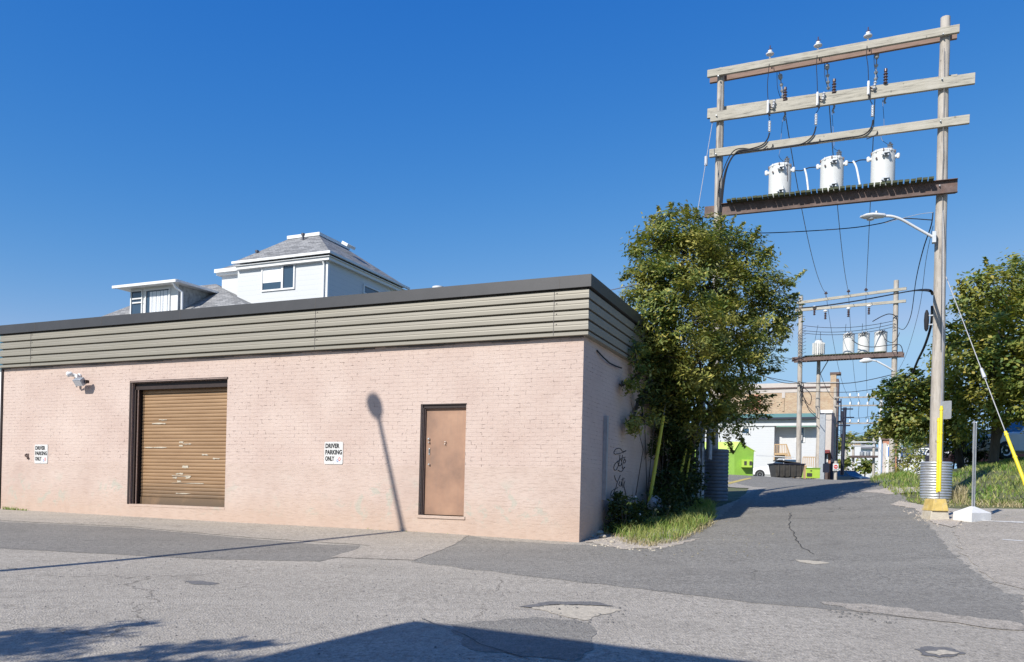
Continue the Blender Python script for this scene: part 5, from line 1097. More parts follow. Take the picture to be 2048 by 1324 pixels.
me = bpy.data.meshes.new('litter_bag'); bm.to_mesh(me); bm.free(); me.materials.append(M['porc']); o = bpy.data.objects.new('litter_bag', me); COL.objects.link(o); o.location = wb; tag(o, 'pale grey plastic bag caught in the undergrowth by the leaning yellow guard', 'bag')
# sign post on its pitched concrete foot
sb = G(1944, 1041); e = empty('sign_post', sb, R(24), 'galvanised sign post seen edge-on standing in a white pitched concrete foot', 'sign post'); s = .30
hb = .165; ft = MB(); ft.add([(-s,-s*.7,-.06),(s,-s*.7,-.06),(s,s*.7,-.06),(-s,s*.7,-.06),(-s,-s*.7,hb),(s,-s*.7,hb),(s,s*.7,hb),(-s,s*.7,hb),(-.04,-.03,hb+.125),(.04,-.03,hb+.125),(.04,.03,hb+.125),(-.04,.03,hb+.125)],
    [(0,3,2,1),(0,1,5,4),(1,2,6,5),(2,3,7,6),(3,0,4,7),(4,5,9,8),(5,6,10,9),(6,7,11,10),(7,4,8,11),(8,9,10,11)]); ft.build('concrete_foot', M['conc'], e, bevel=.008)
ph = W(1948, 843, sb.y).z - sb.z; lean = W(1948, 843, sb.y).x - W(1944, 1020, sb.y).x
up_ = Vector((lean*.3, 0, ph)); 
def upt(t, dx=0, dy=0): return up_*t + Vector((dx, dy, 0))
MB().beam(upt(.1,0,0), upt(1.0,0,0), .012, .045, (1,0,0)).beam(upt(.1,-.03,-.02), upt(.995,-.03,-.02), .03, .010, (1,0,0)).beam(upt(.1,.03,-.02), upt(.995,.03,-.02), .03, .010, (1,0,0)).build('post', M['steel'], e)
MB().add([(x_+up_.x*.98, y_, ph*.985) for x_, y_ in ((-.04,-.03),(.04,-.03),(.04,.03),(-.04,.03))]+[(up_.x, 0, ph+.03)], [(0,1,4),(1,2,4),(2,3,4),(3,0,4),(3,2,1,0)]).build('post_cap', M['steel'], e)
pm = Matrix.Rotation(R(47), 3, 'Z'); c0_ = up_*.83
MB().prism([tuple(c0_ + pm @ Vector((x+.17, -.035, z))) for x, z in rrect(-.15,.15,-.30,.27,.03)], pm @ Vector((0,-.005,0))).build('sign_plate', M['steel'], e)
# loose rubble line at the lane edge

# ================================================================ the far end of the lane
def facade_basis(P): return Matrix.LocRotScale(P, (0,0,0), None)
def bw(name, x, yb, Z, label, cat, group=None, ang=ANG):
    P = W(x, yb, Z); P.z = g(P.x, P.y); return empty(name, P, ang, label, cat, group)
def loc_of(e, n=E2):
    P = e.location.copy(); M3 = Matrix.Rotation(-e.rotation_euler.z, 3, 'Z')
    nn = Matrix.Rotation(e.rotation_euler.z, 3, 'Z') @ Vector((0,1,0))
    def f(x, y, off=0.0): return M3 @ (on_plane(x, y, P + nn*off, nn) - P)
    return f
def pbox(e, name, x0, y0, x1, y1, off, depth, mat, parent=None, bevel=0, z0=None):
    f = loc_of(e); a = f(x0, y0, off); c = f(x1, y1, off); zb_ = c.z if z0 is None else z0
    return MB().bx(a.x, c.x, off, off+depth, zb_, a.z).build(name, mat, parent or e, bevel=bevel)
M['green'] = simple('lime_green_paint', (.22,.40,.05), .5, 0, .1, 3, dirt=(.16,.29,.05)); M['lime'] = simple('bright_lime_plastic', (.40,.58,.07), .5, 0, .05)
M['tanbrick'] = None
def farbrick(name, c1, c2, mo, sc=1.0):
    mt, n, b = newmat(name); q = NB(n); tc = q.node('ShaderNodeTexCoord'); s3 = q.node('ShaderNodeSeparateXYZ'); q.link(tc.outputs['Object'], s3.inputs[0]); cx = q.node('ShaderNodeCombineXYZ')
    q.link(q.math('ADD', s3.outputs[0], s3.outputs[1]), cx.inputs[0]); q.link(s3.outputs[2], cx.inputs[1]); br = q.node('ShaderNodeTexBrick'); q.link(cx.outputs[0], br.inputs['Vector'])
    br.inputs['Scale'].default_value = sc; br.inputs['Brick Width'].default_value = .24; br.inputs['Row Height'].default_value = .08; br.inputs['Mortar Size'].default_value = .01
    for k, v in (('Color1', c1), ('Color2', c2), ('Mortar', mo)): br.inputs[k].default_value = tuple(v)+(1,)
    col = q.mix(q.ramp(q.noise(q.coord('Object', (1,1,2)), 1.1, 5, .65), [(.45, 0.0), (.7, .6)]), br.outputs['Color'], c2); q.link(col, b.inputs['Base Color']); b.inputs['Roughness'].default_value = .85
    q.link(q.bump(br.outputs['Fac'], -.3, .01), b.inputs['Normal']); return mt
M['tanbrick'] = farbrick('tan_brick', (.50,.37,.22), (.38,.24,.14), (.50,.45,.38)); M['orangebrick'] = farbrick('orange_brick', (.52,.20,.10), (.40,.15,.08), (.45,.35,.3))
M['pinkwall'] = simple('pale_pink_render', (.52,.47,.43), .8, 0, .06, 3); M['greenroof'] = simple('green_metal_roof', (.16,.30,.24), .5, 0, .08, 3); M['greyside'] = simple('grey_white_siding', (.60,.61,.62), .6, 0, .05, 3)
M['newwood'] = simple('fresh_deck_wood', (.48,.32,.17), .7, 0, .12, 8); M['darkbin'] = simple('dark_brown_bin_paint', (.055,.05,.045), .6, .1, .2, 6, dirt=(.10,.09,.08)); M['darksteel'] = simple('dark_painted_steel', (.025,.028,.05), .5, .2, .1)
M['carwhite'] = simple('white_car_paint', (.78,.78,.79), .25, 0, .01); M['cargrey'] = simple('grey_blue_car_paint', (.10,.13,.17), .3, .3, .02); M['tyre'] = simple('tyre_rubber', (.02,.02,.02), .8, 0, .1); M['rim'] = simple('alloy_rim', (.4,.41,.42), .35, .8, .05)
M['redlens'] = simple('tail_lamp_lens', (.45,.02,.02), .3, 0, .05); M['clearlens'] = simple('headlamp_lens', (.7,.7,.72), .2, 0, .05)
# --- brick building
bb = bw('brick_building', 1600, 958, 76, 'tan brick building with tall dark corner pier behind the white building', 'building')
f = loc_of(bb); a = f(1430, 768); c = f(1662, 775)
MB().bx(a.x, c.x, 0, 3.2, -1, c.z).build('wall', M['tanbrick'], bb)
pbox(bb, 'parapet_band', 1430, 770, 1662, 783, -.03, .028, M['pinkwall']); MB().bx(a.x, c.x, -.12, .3, c.z, c.z+.12).build('coping', M['rust'], bb)
a = f(1661, 749, -.1); c = f(1667.5, 958, -.1); MB().bx(a.x, c.x, -.1, .8, -1, a.z).build('corner_pier', M['tanbrick'], bb); MB().bx(c.x, c.x+.22, -.08, 3.2, -1, a.z-.4).build('side_wall', M['rust'], bb)
MB().bx(a.x-.05, c.x+.4, -.14, .85, a.z, a.z+.2).build('pier_cap', M['rust'], bb)
pbox(bb, 'flashing_panel', 1564, 784, 1570, 796, -.05, .045, M['pinkwall']); pbox(bb, 'wall_duct', 1565, 797, 1568, 822, -.08, .075, M['tanbrick']); pbox(bb, 'bricked_window', 1497, 790, 1521, 822, -.03, .028, M['orangebrick'])
# --- white building with stairs
wb_ = bw('white_building', 1560, 955, 64, 'white sided building with green roof, shaded porch and wooden stairs', 'building')
f = loc_of(wb_)
a = f(1545, 851); c = f(1634, 851); MB().bx(a.x, c.x, 0, 5, -1, c.z+.5).build('wall', M['siding'], wb_)
a2_ = f(1380, 852, -.9); c2_ = f(1549, 852, -.9); MB().bx(a2_.x, c2_.x, -.9, 5, -1, c2_.z).build('wing', M['siding'], wb_)
a = f(1390, 838, -1.0); c = f(1634, 836, -1.0); MB().bx(a.x, c.x, -1.0, 5.2, c2_.z+.002, c.z).build('fascia_band', M['greyside'], wb_)
MB().add([(a.x-.3,-1.2,c.z+.01),(c.x+.2,-1.2,c.z+.01),(c.x+.2,1.5,c.z+.62),(a.x-.3,1.5,c.z+.62),(a.x-.3,1.5,c.z+.02),(c.x+.2,1.5,c.z+.02)], [(0,1,2,3),(0,4,5,1),(4,3,2,5),(0,3,4),(1,5,2)]).build('roof', M['greenroof'], wb_)
MB().bx(a.x-.2, c.x+.1, -1.35, -1.21, c.z-.08, c.z+.06).build('gutter', M['darksteel'], wb_)
a = f(1553, 846, -.9); c = f(1632, 851, -.9); MB().add([(a.x,-.98,c.z),(c.x,-.98,c.z),(c.x,-.0,a.z+.25),(a.x,-.0,a.z+.25),(a.x,-.98,c.z-.1),(c.x,-.98,c.z-.1),(c.x,-.0,a.z+.15),(a.x,-.0,a.z+.15)], [(0,1,2,3),(4,7,6,5),(0,4,5,1),(1,5,6,2),(2,6,7,3),(3,7,4,0)]).build('porch_roof', M['greenroof'], wb_)
p0_ = f(1592, 853); p1_ = f(1610, 885); win(wb_, p0_, p1_, fw=.12); MB().bx(p0_.x+.2, p1_.x-.2, -.25, -.051, p1_.z+.15, p1_.z+.75).build('air_conditioner', M['greyside'], wb_)
p0_ = f(1483, 855, -.9); p1_ = f(1500, 869, -.9); win(wb_, p0_, p1_, fw=.08, name='wing_window')
dk0 = f(1549, 906, -1.9); dk1 = f(1572, 912, -1.9); zd = dk0.z; MB().bx(dk0.x, dk1.x, -2.0, -.01, zd-.15, zd).build('stair_landing', M['newwood'], wb_)
rl_ = MB(); ht_ = f(1549, 888, -1.95).z; rl_.bx(dk0.x, dk1.x, -2.0, -1.94, ht_-.08, ht_)
for k in range(8): x = dk0.x + (dk1.x-dk0.x)*k/7; rl_.bx(x-.025, x+.025, -1.99, -1.95, zd, ht_-.08)
rl_.bx(dk0.x-.04, dk0.x+.04, -2.02, -1.93, -1, zd-.15).bx(dk1.x-.04, dk1.x+.04, -2.02, -1.93, -1, zd-.15); rl_.build('landing_rail', M['newwood'], wb_)
sb_ = f(1594, 922, -1.9); st_ = MB(); ns = 9
for k in range(ns): t = k/ns; x = dk1.x + (sb_.x-dk1.x)*t; z = zd + (0-zd)*t; st_.bx(x, x+(sb_.x-dk1.x)/ns+.02, -1.9, -.9, z-.25, z-.19)
st_.build('stair_treads', M['newwood'], wb_)
rl_ = MB(); h_ = ht_-zd; rl_.beam((dk1.x,-1.95,ht_), (sb_.x,-1.95,h_), .06, .08).beam((dk1.x,-1.95,zd-.05), (sb_.x,-1.95,-.05), .05, .22)
for k in range(11): t = k/10; x = dk1.x+(sb_.x-dk1.x)*t; z = zd*(1-t); rl_.bx(x-.025, x+.025, -1.98, -1.94, z, z+h_)
rl_.build('stair_rail', M['newwood'], wb_)
e_ = MB(); a = f(1606, 915, -1.6); c = f(1630, 950, -1.6)
for k in range(7): x = a.x+(c.x-a.x)*k/6; e_.bx(x-.03, x+.03, -1.6, -1.56, 0, a.z)
e_.bx(a.x, c.x, -1.62, -1.54, a.z, a.z+.07); e_.build('lower_rail', M['newwood'], wb_)
M['darkred2'] = simple('dark_red_awning', (.20,.03,.03), .7, 0, .1)
# --- pink narrow building, orange base and awning
pk = bw('pink_building', 1654, 957, 71, 'narrow pale pink building with orange brick ground floor and small red awning', 'building'); f = loc_of(pk)
a = f(1636, 823); c = f(1664, 906); MB().bx(a.x, c.x, 0, 3, c.z, a.z).build('upper_wall', M['pinkwall'], pk); MB().bx(a.x, c.x, .05, 3, -1, c.z-.002).build('lower_wall', M['orangebrick'], pk)
pbox(pk, 'cornice', 1634, 820, 1665, 826, -.15, .148, M['white']); pbox(pk, 'door', 1647, 908, 1653, 950, -.02, .06, M['darksteel'], z0=0); pbox(pk, 'door_post', 1653.5, 908, 1655, 950, -.06, .05, M['white'], z0=0)
a = f(1645, 899, -.6); c = f(1659, 906, -.6); MB().add([(a.x,-.7,c.z),(c.x,-.7,c.z),(c.x,0,a.z),(a.x,0,a.z),(a.x,0,c.z),(c.x,0,c.z)], [(0,1,2,3),(0,4,5,1),(0,3,4),(1,5,2),(4,3,2,5)]).build('awning', M['darkred2'], pk)
pbox(pk, 'corner_post', 1663.5, 826, 1666, 956, -.1, .6, M['darksteel'], z0=-.5)
e = bw('utility_cabinet', 1644, 956, 47, 'tall narrow dark grey metal cabinet beside the fat pale pole', 'cabinet'); pbox(e, 'body', 1640, 828, 1648, 956, 0, .5, M['steel2'], z0=-.2, bevel=.01); pbox(e, 'cap', 1639.5, 826, 1648.5, 828, -.02, .55, M['darksteel'])
e = bw('utility_pole', 1635, 956, 48, 'fat pale timber pole with slim top standing left of the grey cabinet', 'utility pole', 'single poles along the lane'); f = loc_of(e); a = f(1637.5, 718)
MB().tube([(0,0,-.5),(.05,0,3),(a.x*.9,0,a.z*.6),(a.x,0,a.z)], [.17,.16,.13,.10], 12).build('pole', M['polewood'], e, True); b_ = f(1664, 708); d0 = f(1638, 752); MB().tube([d0, b_], .03, 6).build('brace', M['steel2'], e)
a = f(1600,766,0); c = f(1678,765,0); MB().tube([a, c], .03, 6).build('crossrod', M['guywire'], e)
# --- do not enter sign pole and the third frame
f3 = bw('transformer_stand', 1672, 957, 72, 'third slender timber frame far down the lane beyond the crest', 'utility frame', 'timber transformer frames along the lane', ang=0); f = loc_of(f3)
for (x, yt, nm) in ((1671, 775, 'pole'), (1763, 790, 'pole')):
    a = f(x, yt); MB().tube([(a.x,0,-2), (a.x,0,a.z)], [.17,.13], 10).build(nm, M['polewood'] if x < 1700 else M['whiteins'], f3, True)
for y in (795.5, 812, 847.5): a = f(1667, y); c = f(1772, y-1); MB().beam(a+Vector((0,-.2,0)), c+Vector((0,-.2,0)), .10, .13).build('crossarm', M['polewood'], f3)
for x in (1700, 1717, 1735):
    for y in (795, 812, 847): p = f(x, y, 0); MB().lathe([(.03,.1),(.08,.12),(.07,.3),(.03,.38)], p, 8).build('pin_insulator', M['whiteins'], f3, True)
    P_ = [f(x, 797, -.2), f(x+3, 806, -.25), f(x+1, 813, -.2), f(x, 830, -.3), f(x+2, 842, -.3), f(x-5, 848, -.2)]; MB().tube(crv(P_, 4), .018, 5).build('jumper', M['cable'], f3)
sg_ = bw('no_entry_sign', 1671, 957, 60, 'small white do not enter sign with red disc on the lane side pole', 'sign', ang=0); f = loc_of(sg_, Vector((0,1,0)))
MB().tube([(0,0,-1),(0,0,f(1671,930).z+.3)], .12, 10).build('post', M['polewood'], sg_, True)
a = f(1666, 927, -.18); c = f(1676.5, 942, -.18); sgp = MB().bx(a.x, c.x, -.2, -.18, c.z, a.z).build('plate', M['white'], sg_); cx0 = (a.x+c.x)/2; cz0 = a.z-.24; MB().lathe([(.15,0),(.15,.008)], (cx0,-.2,cz0), 24, (0,-1,0)).build('red_disc', M['red'], sgp); MB().bx(cx0-.10, cx0+.10, -.214, -.209, cz0-.025, cz0+.025).build('white_bar', M['white'], sgp)
o = text_mesh('lettering', 'DO NOT\nENTER', .085, M['black'], sgp, .001, .002, 1, TX); o.location = (cx0-.15, -.203, cz0-.24)
dp = bw('steel_stack', 1687, 950, 66, 'dark leaning steel mast with short arms behind the do not enter sign', 'mast', ang=0); f = loc_of(dp, Vector((0,1,0)))
a = f(1690, 815); c = f(1684, 950); MB().tube([c, a], .14, 10).build('mast', M['darksteel'], dp, True)
for (x0, x1, y) in ((1682,1706,818),(1682,1708,835),(1676,1690,843),(1675,1700,851)): MB().beam(f(x0,y,-.1), f(x1,y,-.1), .06, .10).build('arm', M['darksteel'], dp)
for (x, y0, y1) in ((1682,798,875),(1684.5,822,845)): MB().tube([f(x,y1,-.1), f(x,y0,-.1)], .05, 6).build('riser', M['darksteel'], dp)
for (x0, x1, y) in ((1674,1682,804),(1674,1682,843.5)): MB().beam(f(x0,y,-.1), f(x1,y,-.1), .06, .16).build('bracket', M['darksteel'], dp)
# --- fourth frame, far
f4 = bw('transformer_stand', 1728, 957, 112, 'most distant timber frame with two dark-shaded tanks far down the lane', 'utility frame', 'timber transformer frames along the lane', ang=0); f = loc_of(f4, Vector((0,1,0)))
for x, yt in ((1707,880),(1748,866),(1693,876)): a = f(x, yt); c = f(x, 957); MB().tube([(c.x,0,-3),(a.x,0,a.z)], [.22,.17], 8).build('pole', M['polewood'], f4, True)
for y, x0, x1 in ((884,1695,1752),(892,1695,1750)): MB().beam(f(x0,y,-.2), f(x1,y,-.2), .15, .2).build('crossarm', M['greyside'], f4)
MB().beam(f(1700,913.5,-.3), f(1753,913.5,-.3), 1.2, .28).build('platform', M['rust'], f4)
for x in (1724, 1736): p = f(x, 912); hh = f(x,904).z-p.z; MB().lathe([(.28,0),(.3,.05),(.3,hh),(.05,hh+.15)], p, 14).build('tank', M['steel2'], f4, True)
la3 = bw('street_lamp', 1708, 957, 108, 'two tiny lamp arms on the poles far down the lane', 'street lamp', ang=0); f = loc_of(la3, Vector((0,1,0)))
for y in (925, 931): MB().tube(crv([f(1707,y+5,-.2), f(1712,y,-.3), f(1717,y-1,-.3)]), .06, 6).tube([f(1715,y-1,-.3), f(1721,y-1.5,-.3)], .14, 8).build('arm', M['lampgrey'], la3, True)
# --- booth with blue panel
bo = bw('brick_booth', 1780, 957, 58, 'orange brick booth with white panel, blue square and yellow stripe', 'building', ang=R(-26)); f = loc_of(bo)
a = f(1766, 880); c = f(1793, 957); MB().bx(a.x, c.x, 0, 5, -1, a.z).build('wall', M['orangebrick'], bo); MB().bx(a.x-.1, c.x+.1, -.1, 5.1, a.z, a.z+.12).build('roof', M['rust'], bo)
pbox(bo, 'pale_pilaster', 1766.5, 886, 1771.5, 957, -.03, .028, M['pinkwall'], z0=-.5); pbox(bo, 'white_panel', 1773, 889, 1786, 957, -.04, .035, M['white'], z0=-.5)
pbox(bo, 'blue_panel', 1776, 894, 1785, 913, -.06, .018, M['blue']); pbox(bo, 'yellow_stripe', 1779, 918, 1786, 957, -.055, .013, M['plasticY'], z0=-.5)
# --- shop with number board
shp = bw('shop_building', 1822, 950, 56, 'low white shop with dark blue number board seen through the bushes', 'building', ang=R(-28)); f = loc_of(shp)
a = f(1797, 896); c = f(1858, 950); MB().bx(a.x, c.x, 0, 5, -1, a.z).build('wall', M['white'], shp)
M['navy'] = simple('dark_blue_board', (.03,.07,.20), .5, 0, .05); bdp = pbox(shp, 'number_board', 1798, 898, 1855, 913, -.08, .075, M['navy']); p = f(1824, 910, -.09); o = text_mesh('lettering', '6476', .52, M['white'], bdp, .002, .012, 1, TX); o.location = (p.x, -.092, p.z)
a = f(1826, 881); MB().bx(a.x, c.x, .5, 4, f(1826,896).z, a.z).build('roof_unit', M['darksteel'], shp)
# --- bins
def frustum(e, name, x0, x1, y0, y1, z0, z1, fl, mat):
    return MB().add([(x0+fl,y0+fl*.5,z0),(x1-fl,y0+fl*.5,z0),(x1-fl,y1-fl,z0),(x0+fl,y1-fl,z0),(x0,y0,z1),(x1,y0,z1),(x1,y1,z1),(x0,y1,z1)], [(0,3,2,1),(4,5,6,7),(0,1,5,4),(1,2,6,5),(2,3,7,6),(3,0,4,7)]).build(name, mat, e, bevel=.02)
gd = bw('green_container', 1486, 951, 40, 'large lime green gabled recycling container with a small box on its end', 'container', ang=R(-8)); f = loc_of(gd)
pts = [f(1469,951), f(1469,904), f(1479,885), f(1508.5,903), f(1506,951)]; pts[0].z = -.1; pts[-1].z = -.1
ext = Matrix.Rotation(R(8), 3, 'Z') @ (Vector((-.92, .55, 0))*2.6)
MB().prism([tuple(p) for p in pts], ext).build('body', M['green'], gd, bevel=.02)
q0, q1, q2_ = pts[1], pts[2], pts[3]; MB().add([q0+Vector((-.05,-.06,.0)), q1+Vector((0,-.06,.04)), q2_+Vector((.08,-.06,0)), q2_+ext+Vector((.08,0,0)), q1+ext+Vector((0,0,.04)), q0+ext+Vector((-.05,0,0))], [(0,1,4,5),(1,2,3,4)]).build('lid', M['lime'], gd)
a = f(1484, 919, -.3); c = f(1504, 935, -.3); MB().bx(a.x, c.x, -.35, -.002, c.z, a.z).build('end_box', M['lime'], gd, bevel=.01)
for k in range(2): MB().bx(a.x+.1+k*.25, a.x+.22+k*.25, -.36, -.351, a.z-.28, a.z-.08).build('slot', M['darkbin'], gd)
bd = bw('dumpster', 1580, 955, 41, 'open dark brown steel dumpster with propped lid on the lane side', 'dumpster', ang=R(-4)); f = loc_of(bd)
a = f(1549, 928); c = f(1609, 955); frustum(bd, 'bin', a.x, c.x, 0, 1.3, .06, a.z, .12, M['darkbin']); MB().bx(a.x-.04, c.x+.04, -.05, 1.34, a.z+.001, a.z+.05).build('rim', M['darksteel'], bd)
MB().box((a.x+.75, .6, a.z+.14), (1.1,1.1,.05), Matrix.Rotation(R(7), 3, 'Y')).build('lid', M['darkbin'], bd); MB().box((a.x+.2, .7, a.z+.42), (1.9,.05,.05), Matrix.Rotation(R(2), 3, 'Y')).build('lid_bar', M['greyside'], bd)
for k in range(5): x = a.x+.2+(c.x-a.x-.4)*k/4; MB().bx(x-.03, x+.03, -.03, .03, .12, a.z-.03).build('rib', M['darkbin'], bd)
lbn = bw('lime_bin', 1627, 957, 43, 'bright lime bin with dark opening beside the dumpster', 'bin', ang=R(-4)); f = loc_of(lbn)
a = f(1613, 937); c = f(1640, 957); MB().bx(a.x, c.x, 0, .9, .05, a.z).build('body', M['lime'], lbn, bevel=.02); MB().bx(a.x-.02, c.x+.02, -.03, .93, a.z+.001, a.z+.05).build('lid', M['green'], lbn)
pbox(lbn, 'opening', 1614, 946, 1624, 953, -.02, .018, M['darkbin']); pbox(lbn, 'label', 1621, 940.5, 1624, 942.5, -.02, .018, M['darkbin']); pbox(lbn, 'stand', 1610, 931, 1613, 957, .1, .3, M['newwood'], z0=0)
nt_ = bw('notice_board', 1653, 957, 45, 'black notice panel on a short stand in front of the pink building', 'notice board', ang=R(-4)); pbox(nt_, 'panel', 1646.5, 927, 1658.5, 945, 0, .06, M['darksteel']); pbox(nt_, 'stand', 1650, 945.2, 1655, 957, .005, .05, M['rust'], z0=0)
# --- cars
def car(name, P, rz, label, paint, suv=False, L=4.5, Wd=1.8, cat='car', group='parked cars'):
    e = empty(name, P, rz, label, cat, group); h = 1.75 if suv else 1.45; hw = Wd/2
    low = [(-L/2+.05,.35),(-L/2,.6),(-L/2+.08,.92 if not suv else 1.05),(-L*.2,.98 if not suv else 1.08),(L*.22,.95 if not suv else 1.05),(L/2-.12,.74 if not suv else .9),(L/2,.55),(L/2-.03,.3)]
    vs = []; fs = []
    for sy in (-1, -.92, .92, 1):
        for x, z in low: ins = .06 if abs(sy) == 1 else 0; vs.append((x*(1-.01*(abs(sy)==1)), sy*hw, z-(.07 if abs(sy)==1 and z > .7 else 0)))
    n = len(low)
    for r_ in range(3): fs += [(r_*n+i, r_*n+(i+1)%n, (r_+1)*n+(i+1)%n, (r_+1)*n+i) for i in range(n)]
    fs += [tuple(range(n)), tuple(3*n+i for i in range(n-1, -1, -1))]; bd_ = MB().add(vs, fs).build('body', M[paint], e, True, bevel=.04)
    zb_ = .97 if not suv else 1.06
    cab = [(-L*.42 if suv else -L*.34, zb_-.03), (-L*.38 if suv else -L*.24, h), (L*.02, h+.02), (L*.2 if not suv else L*.17, zb_-.03)]
    def cabin(sh, wtop, nm, mat, zz=0):
        c = [(x*sh, z+zz) for x, z in cab]; v = []
        for s_ in (-1, 1): v += [(c[0][0], s_*hw*.93, c[0][1]), (c[1][0], s_*hw*wtop, c[1][1]), (c[2][0], s_*hw*wtop, c[2][1]), (c[3][0], s_*hw*.93, c[3][1])]
        return MB().add(v, [(0,1,2,3),(7,6,5,4),(0,4,5,1),(1,5,6,2),(2,6,7,3),(3,7,4,0)]).build(nm, mat, e)
    cabin(1.0, .74, 'windows', M['glass']); rf = MB()
    rf.bx(cab[1][0]-.05, cab[2][0]+.08, -hw*.76, hw*.76, h-.03, h+.04); rf.build('roof', M[paint], e, True, bevel=.03)
    for s_ in (-1, 1):
        for xa in (cab[0][0]*.99, cab[2][0]*.0-.15*L*0-.2, cab[3][0]): 
            t = {0: 1, 1: 1}.get(0); x1 = xa*.72 if xa != -.2 else -.2; MB().beam((xa, s_*hw*.935, zb_-.04), (x1 if xa < 0 and xa != -.2 else (-.2 if xa == -.2 else L*.03), s_*hw*.755, h), .06, .05).build('pillar', M[paint], e)
        for x in (-L*.31, L*.31):
            wv_ = MB().lathe([(.30,-.1),(.34,-.08),(.34,.08),(.30,.1)], (x, s_*(hw-.08), .34), 22, (0,s_,0)).build('tyre', M['tyre'], e, True); MB().lathe([(.22,.09),(.21,.105),(.06,.09),(.05,.11)], (x, s_*(hw-.08), .34), 10, (0,s_,0)).build('rim', M['rim'], wv_, True)
        MB().bx(-L/2-.01, -L/2+.12, s_*hw*.7-.14, s_*hw*.7+.14, .68, .88).build('taillight', M['redlens'], e, bevel=.02); MB().bx(L/2-.28, L/2-.03, s_*hw*.68-.16, s_*hw*.68+.16, .6, .74).build('headlight', M['clearlens'], e, bevel=.03)
    return e
def gat(x, y, Z): p = W(x, y, Z); p.z = g(p.x, p.y); return p
car('parked_car', gat(1559, 950, 58), R(166), 'white car parked behind the green container and the dark dumpster', 'carwhite')
car('parked_car', gat(2048, 905, 31), R(185), 'white vehicle parked behind the bank tree at the right edge', 'carwhite', suv=True)
p = gat(1698, 955, 85); p.z = W(1698, 942, 85).z-1.45; car('parked_car', p, R(-68), 'dark car half hidden beyond the crest of the lane', 'cargrey')
c_ = car('parked_car', gat(1968, 915, 36), R(186), 'dark red vehicle hidden in shade directly behind the near pole', 'cargrey', suv=True); M['darkred'] = simple('dark_red_car_paint', (.02,.006,.008), .35, 0, .02)
for q in c_.children:
    if q.name.split('.')[0] in ('body', 'roof'): q.data.materials[0] = M['darkred']
# --- fence posts at the right
for i, (x, yt, Z, lb_) in enumerate(((1799,868,47,'pale fence post right beside the brick booth'),(1806,880,46,'second pale fence post from the brick booth'),(1833,895,44,'pale fence post among the weeds left of the near pole'))):
    P = gat(x, 950, Z); h = W(x, yt, Z).z-P.z; e = empty('fence_post', P, 0, lb_, 'fence post', 'pale fence posts'); MB().lathe([(.05,-.3),(.05,h),(.07,h+.01),(.06,h+.06),(.01,h+.08)], (0,0,0), 10).build('post', M['greyside'], e, True)
# --- far house, hillside woods, bushes
fh = bw('far_house', 1738, 957, 150, 'small white house with grey roof far beyond the lane', 'house', ang=0); f = loc_of(fh, Vector((0,1,0)))
a = f(1723, 897); c = f(1758, 897); MB().bx(a.x, c.x, 0, 8, -6, a.z).build('wall', M['white'], fh); r1 = f(1740, 886); MB().add([(a.x-.5,-.5,a.z),(c.x+.5,-.5,a.z),(c.x+.5,8.5,a.z),(a.x-.5,8.5,a.z),(r1.x-1.2,4,r1.z),(r1.x+1.2,4,r1.z)], [(0,1,5,4),(1,2,5),(2,3,4,5),(3,0,4),(3,2,1,0)]).build('roof', M['shingle'], fh)
for x in (1727, 1736, 1746): win(fh, f(x-2.2, 903), f(x+2.2, 911), fw=.1)
fb = bw('far_shop', 1708, 957, 140, 'low peach and white block far down the lane left of the small house', 'building', ang=0); f = loc_of(fb, Vector((0,1,0))); a = f(1696, 887); c = f(1722, 887); MB().bx(a.x, c.x, 0, 8, f(1700,893).z, a.z).build('upper_wall', M['tanbrick'], fb); MB().bx(a.x, c.x, .0, 8, -6, f(1700,893).z-.01).build('lower_wall', M['white'], fb)
def far_tree(x, y, rx, Z, lb_, mat='leafB', n=1):
    c = W(x, y, Z); r = rx*Z/F; base = Vector((c.x, c.y, g(c.x, c.y))); bl = [(tuple(c + Vector((random.uniform(-.6,.6)*r, random.uniform(-.4,.4)*r, random.uniform(-.35,.35)*r))), r*random.uniform(.45,.7)) for k in range(5)]
    tree('leafy_tree', lb_, 'tree', base, [([base+Vector((0,0,-2)), base.lerp(c, .5), c], .18, .08)], bl, (.5*Z/110,.34*Z/110), M[mat], cl=1.6*(110/Z)**1.3, lp=12, cr=.5*Z/110, group='trees far down the lane')
for a_ in ((1730,935,17,118,'rounded bush at the bottom of the lane below the far platform'),(1752,870,13,165,'dark conifer-like tree on the hill above the far house'),(1772,868,16,160,'tree on the hill above the orange booth'),(1700,876,12,160,'tree on the hill left of the far house'),(1725,880,12,175,'pale tree on the hill directly over the far house'),(1655,900,14,100,'tree hidden behind the dark mast at the left of the gap'),(1684,890,12,95,'dark tree behind the leaning dark mast'),(1684,925,12,90,'dark shrub tree low behind the leaning mast'),(1800,868,22,75,'tree behind the orange booth and shop board'),(1830,870,24,78,'tree behind the shop board left of the near pole')): far_tree(*a_)
# power lines beyond frame two
q3 = [Vector(W(1700, 795, 71.8)), Vector(W(1717, 795, 71.8)), Vector(W(1735, 794, 71.8))]
for i in range(3): wire('power_line', sagline(ends[i]+Vector((0,0,-.05)), q3[i], 1.3), .012, 'wire', ('far conductor beyond the second frame, leftmost','far conductor beyond the second frame, middle one','far conductor beyond the second frame, rightmost')[i], group='conductors beyond the second frame', smooth=False)
for i, (y0, y1) in enumerate(((868,866),(872,869),(880,876))): wire('telephone_cable', sagline(W(1673, y0, 72), W(1765, y1, 72), .4), .02, 'wire', ('highest far cable across the gap above the hill','middle far cable across the gap above the hill','lowest far cable across the gap above the hill')[i], 'cable', smooth=False)

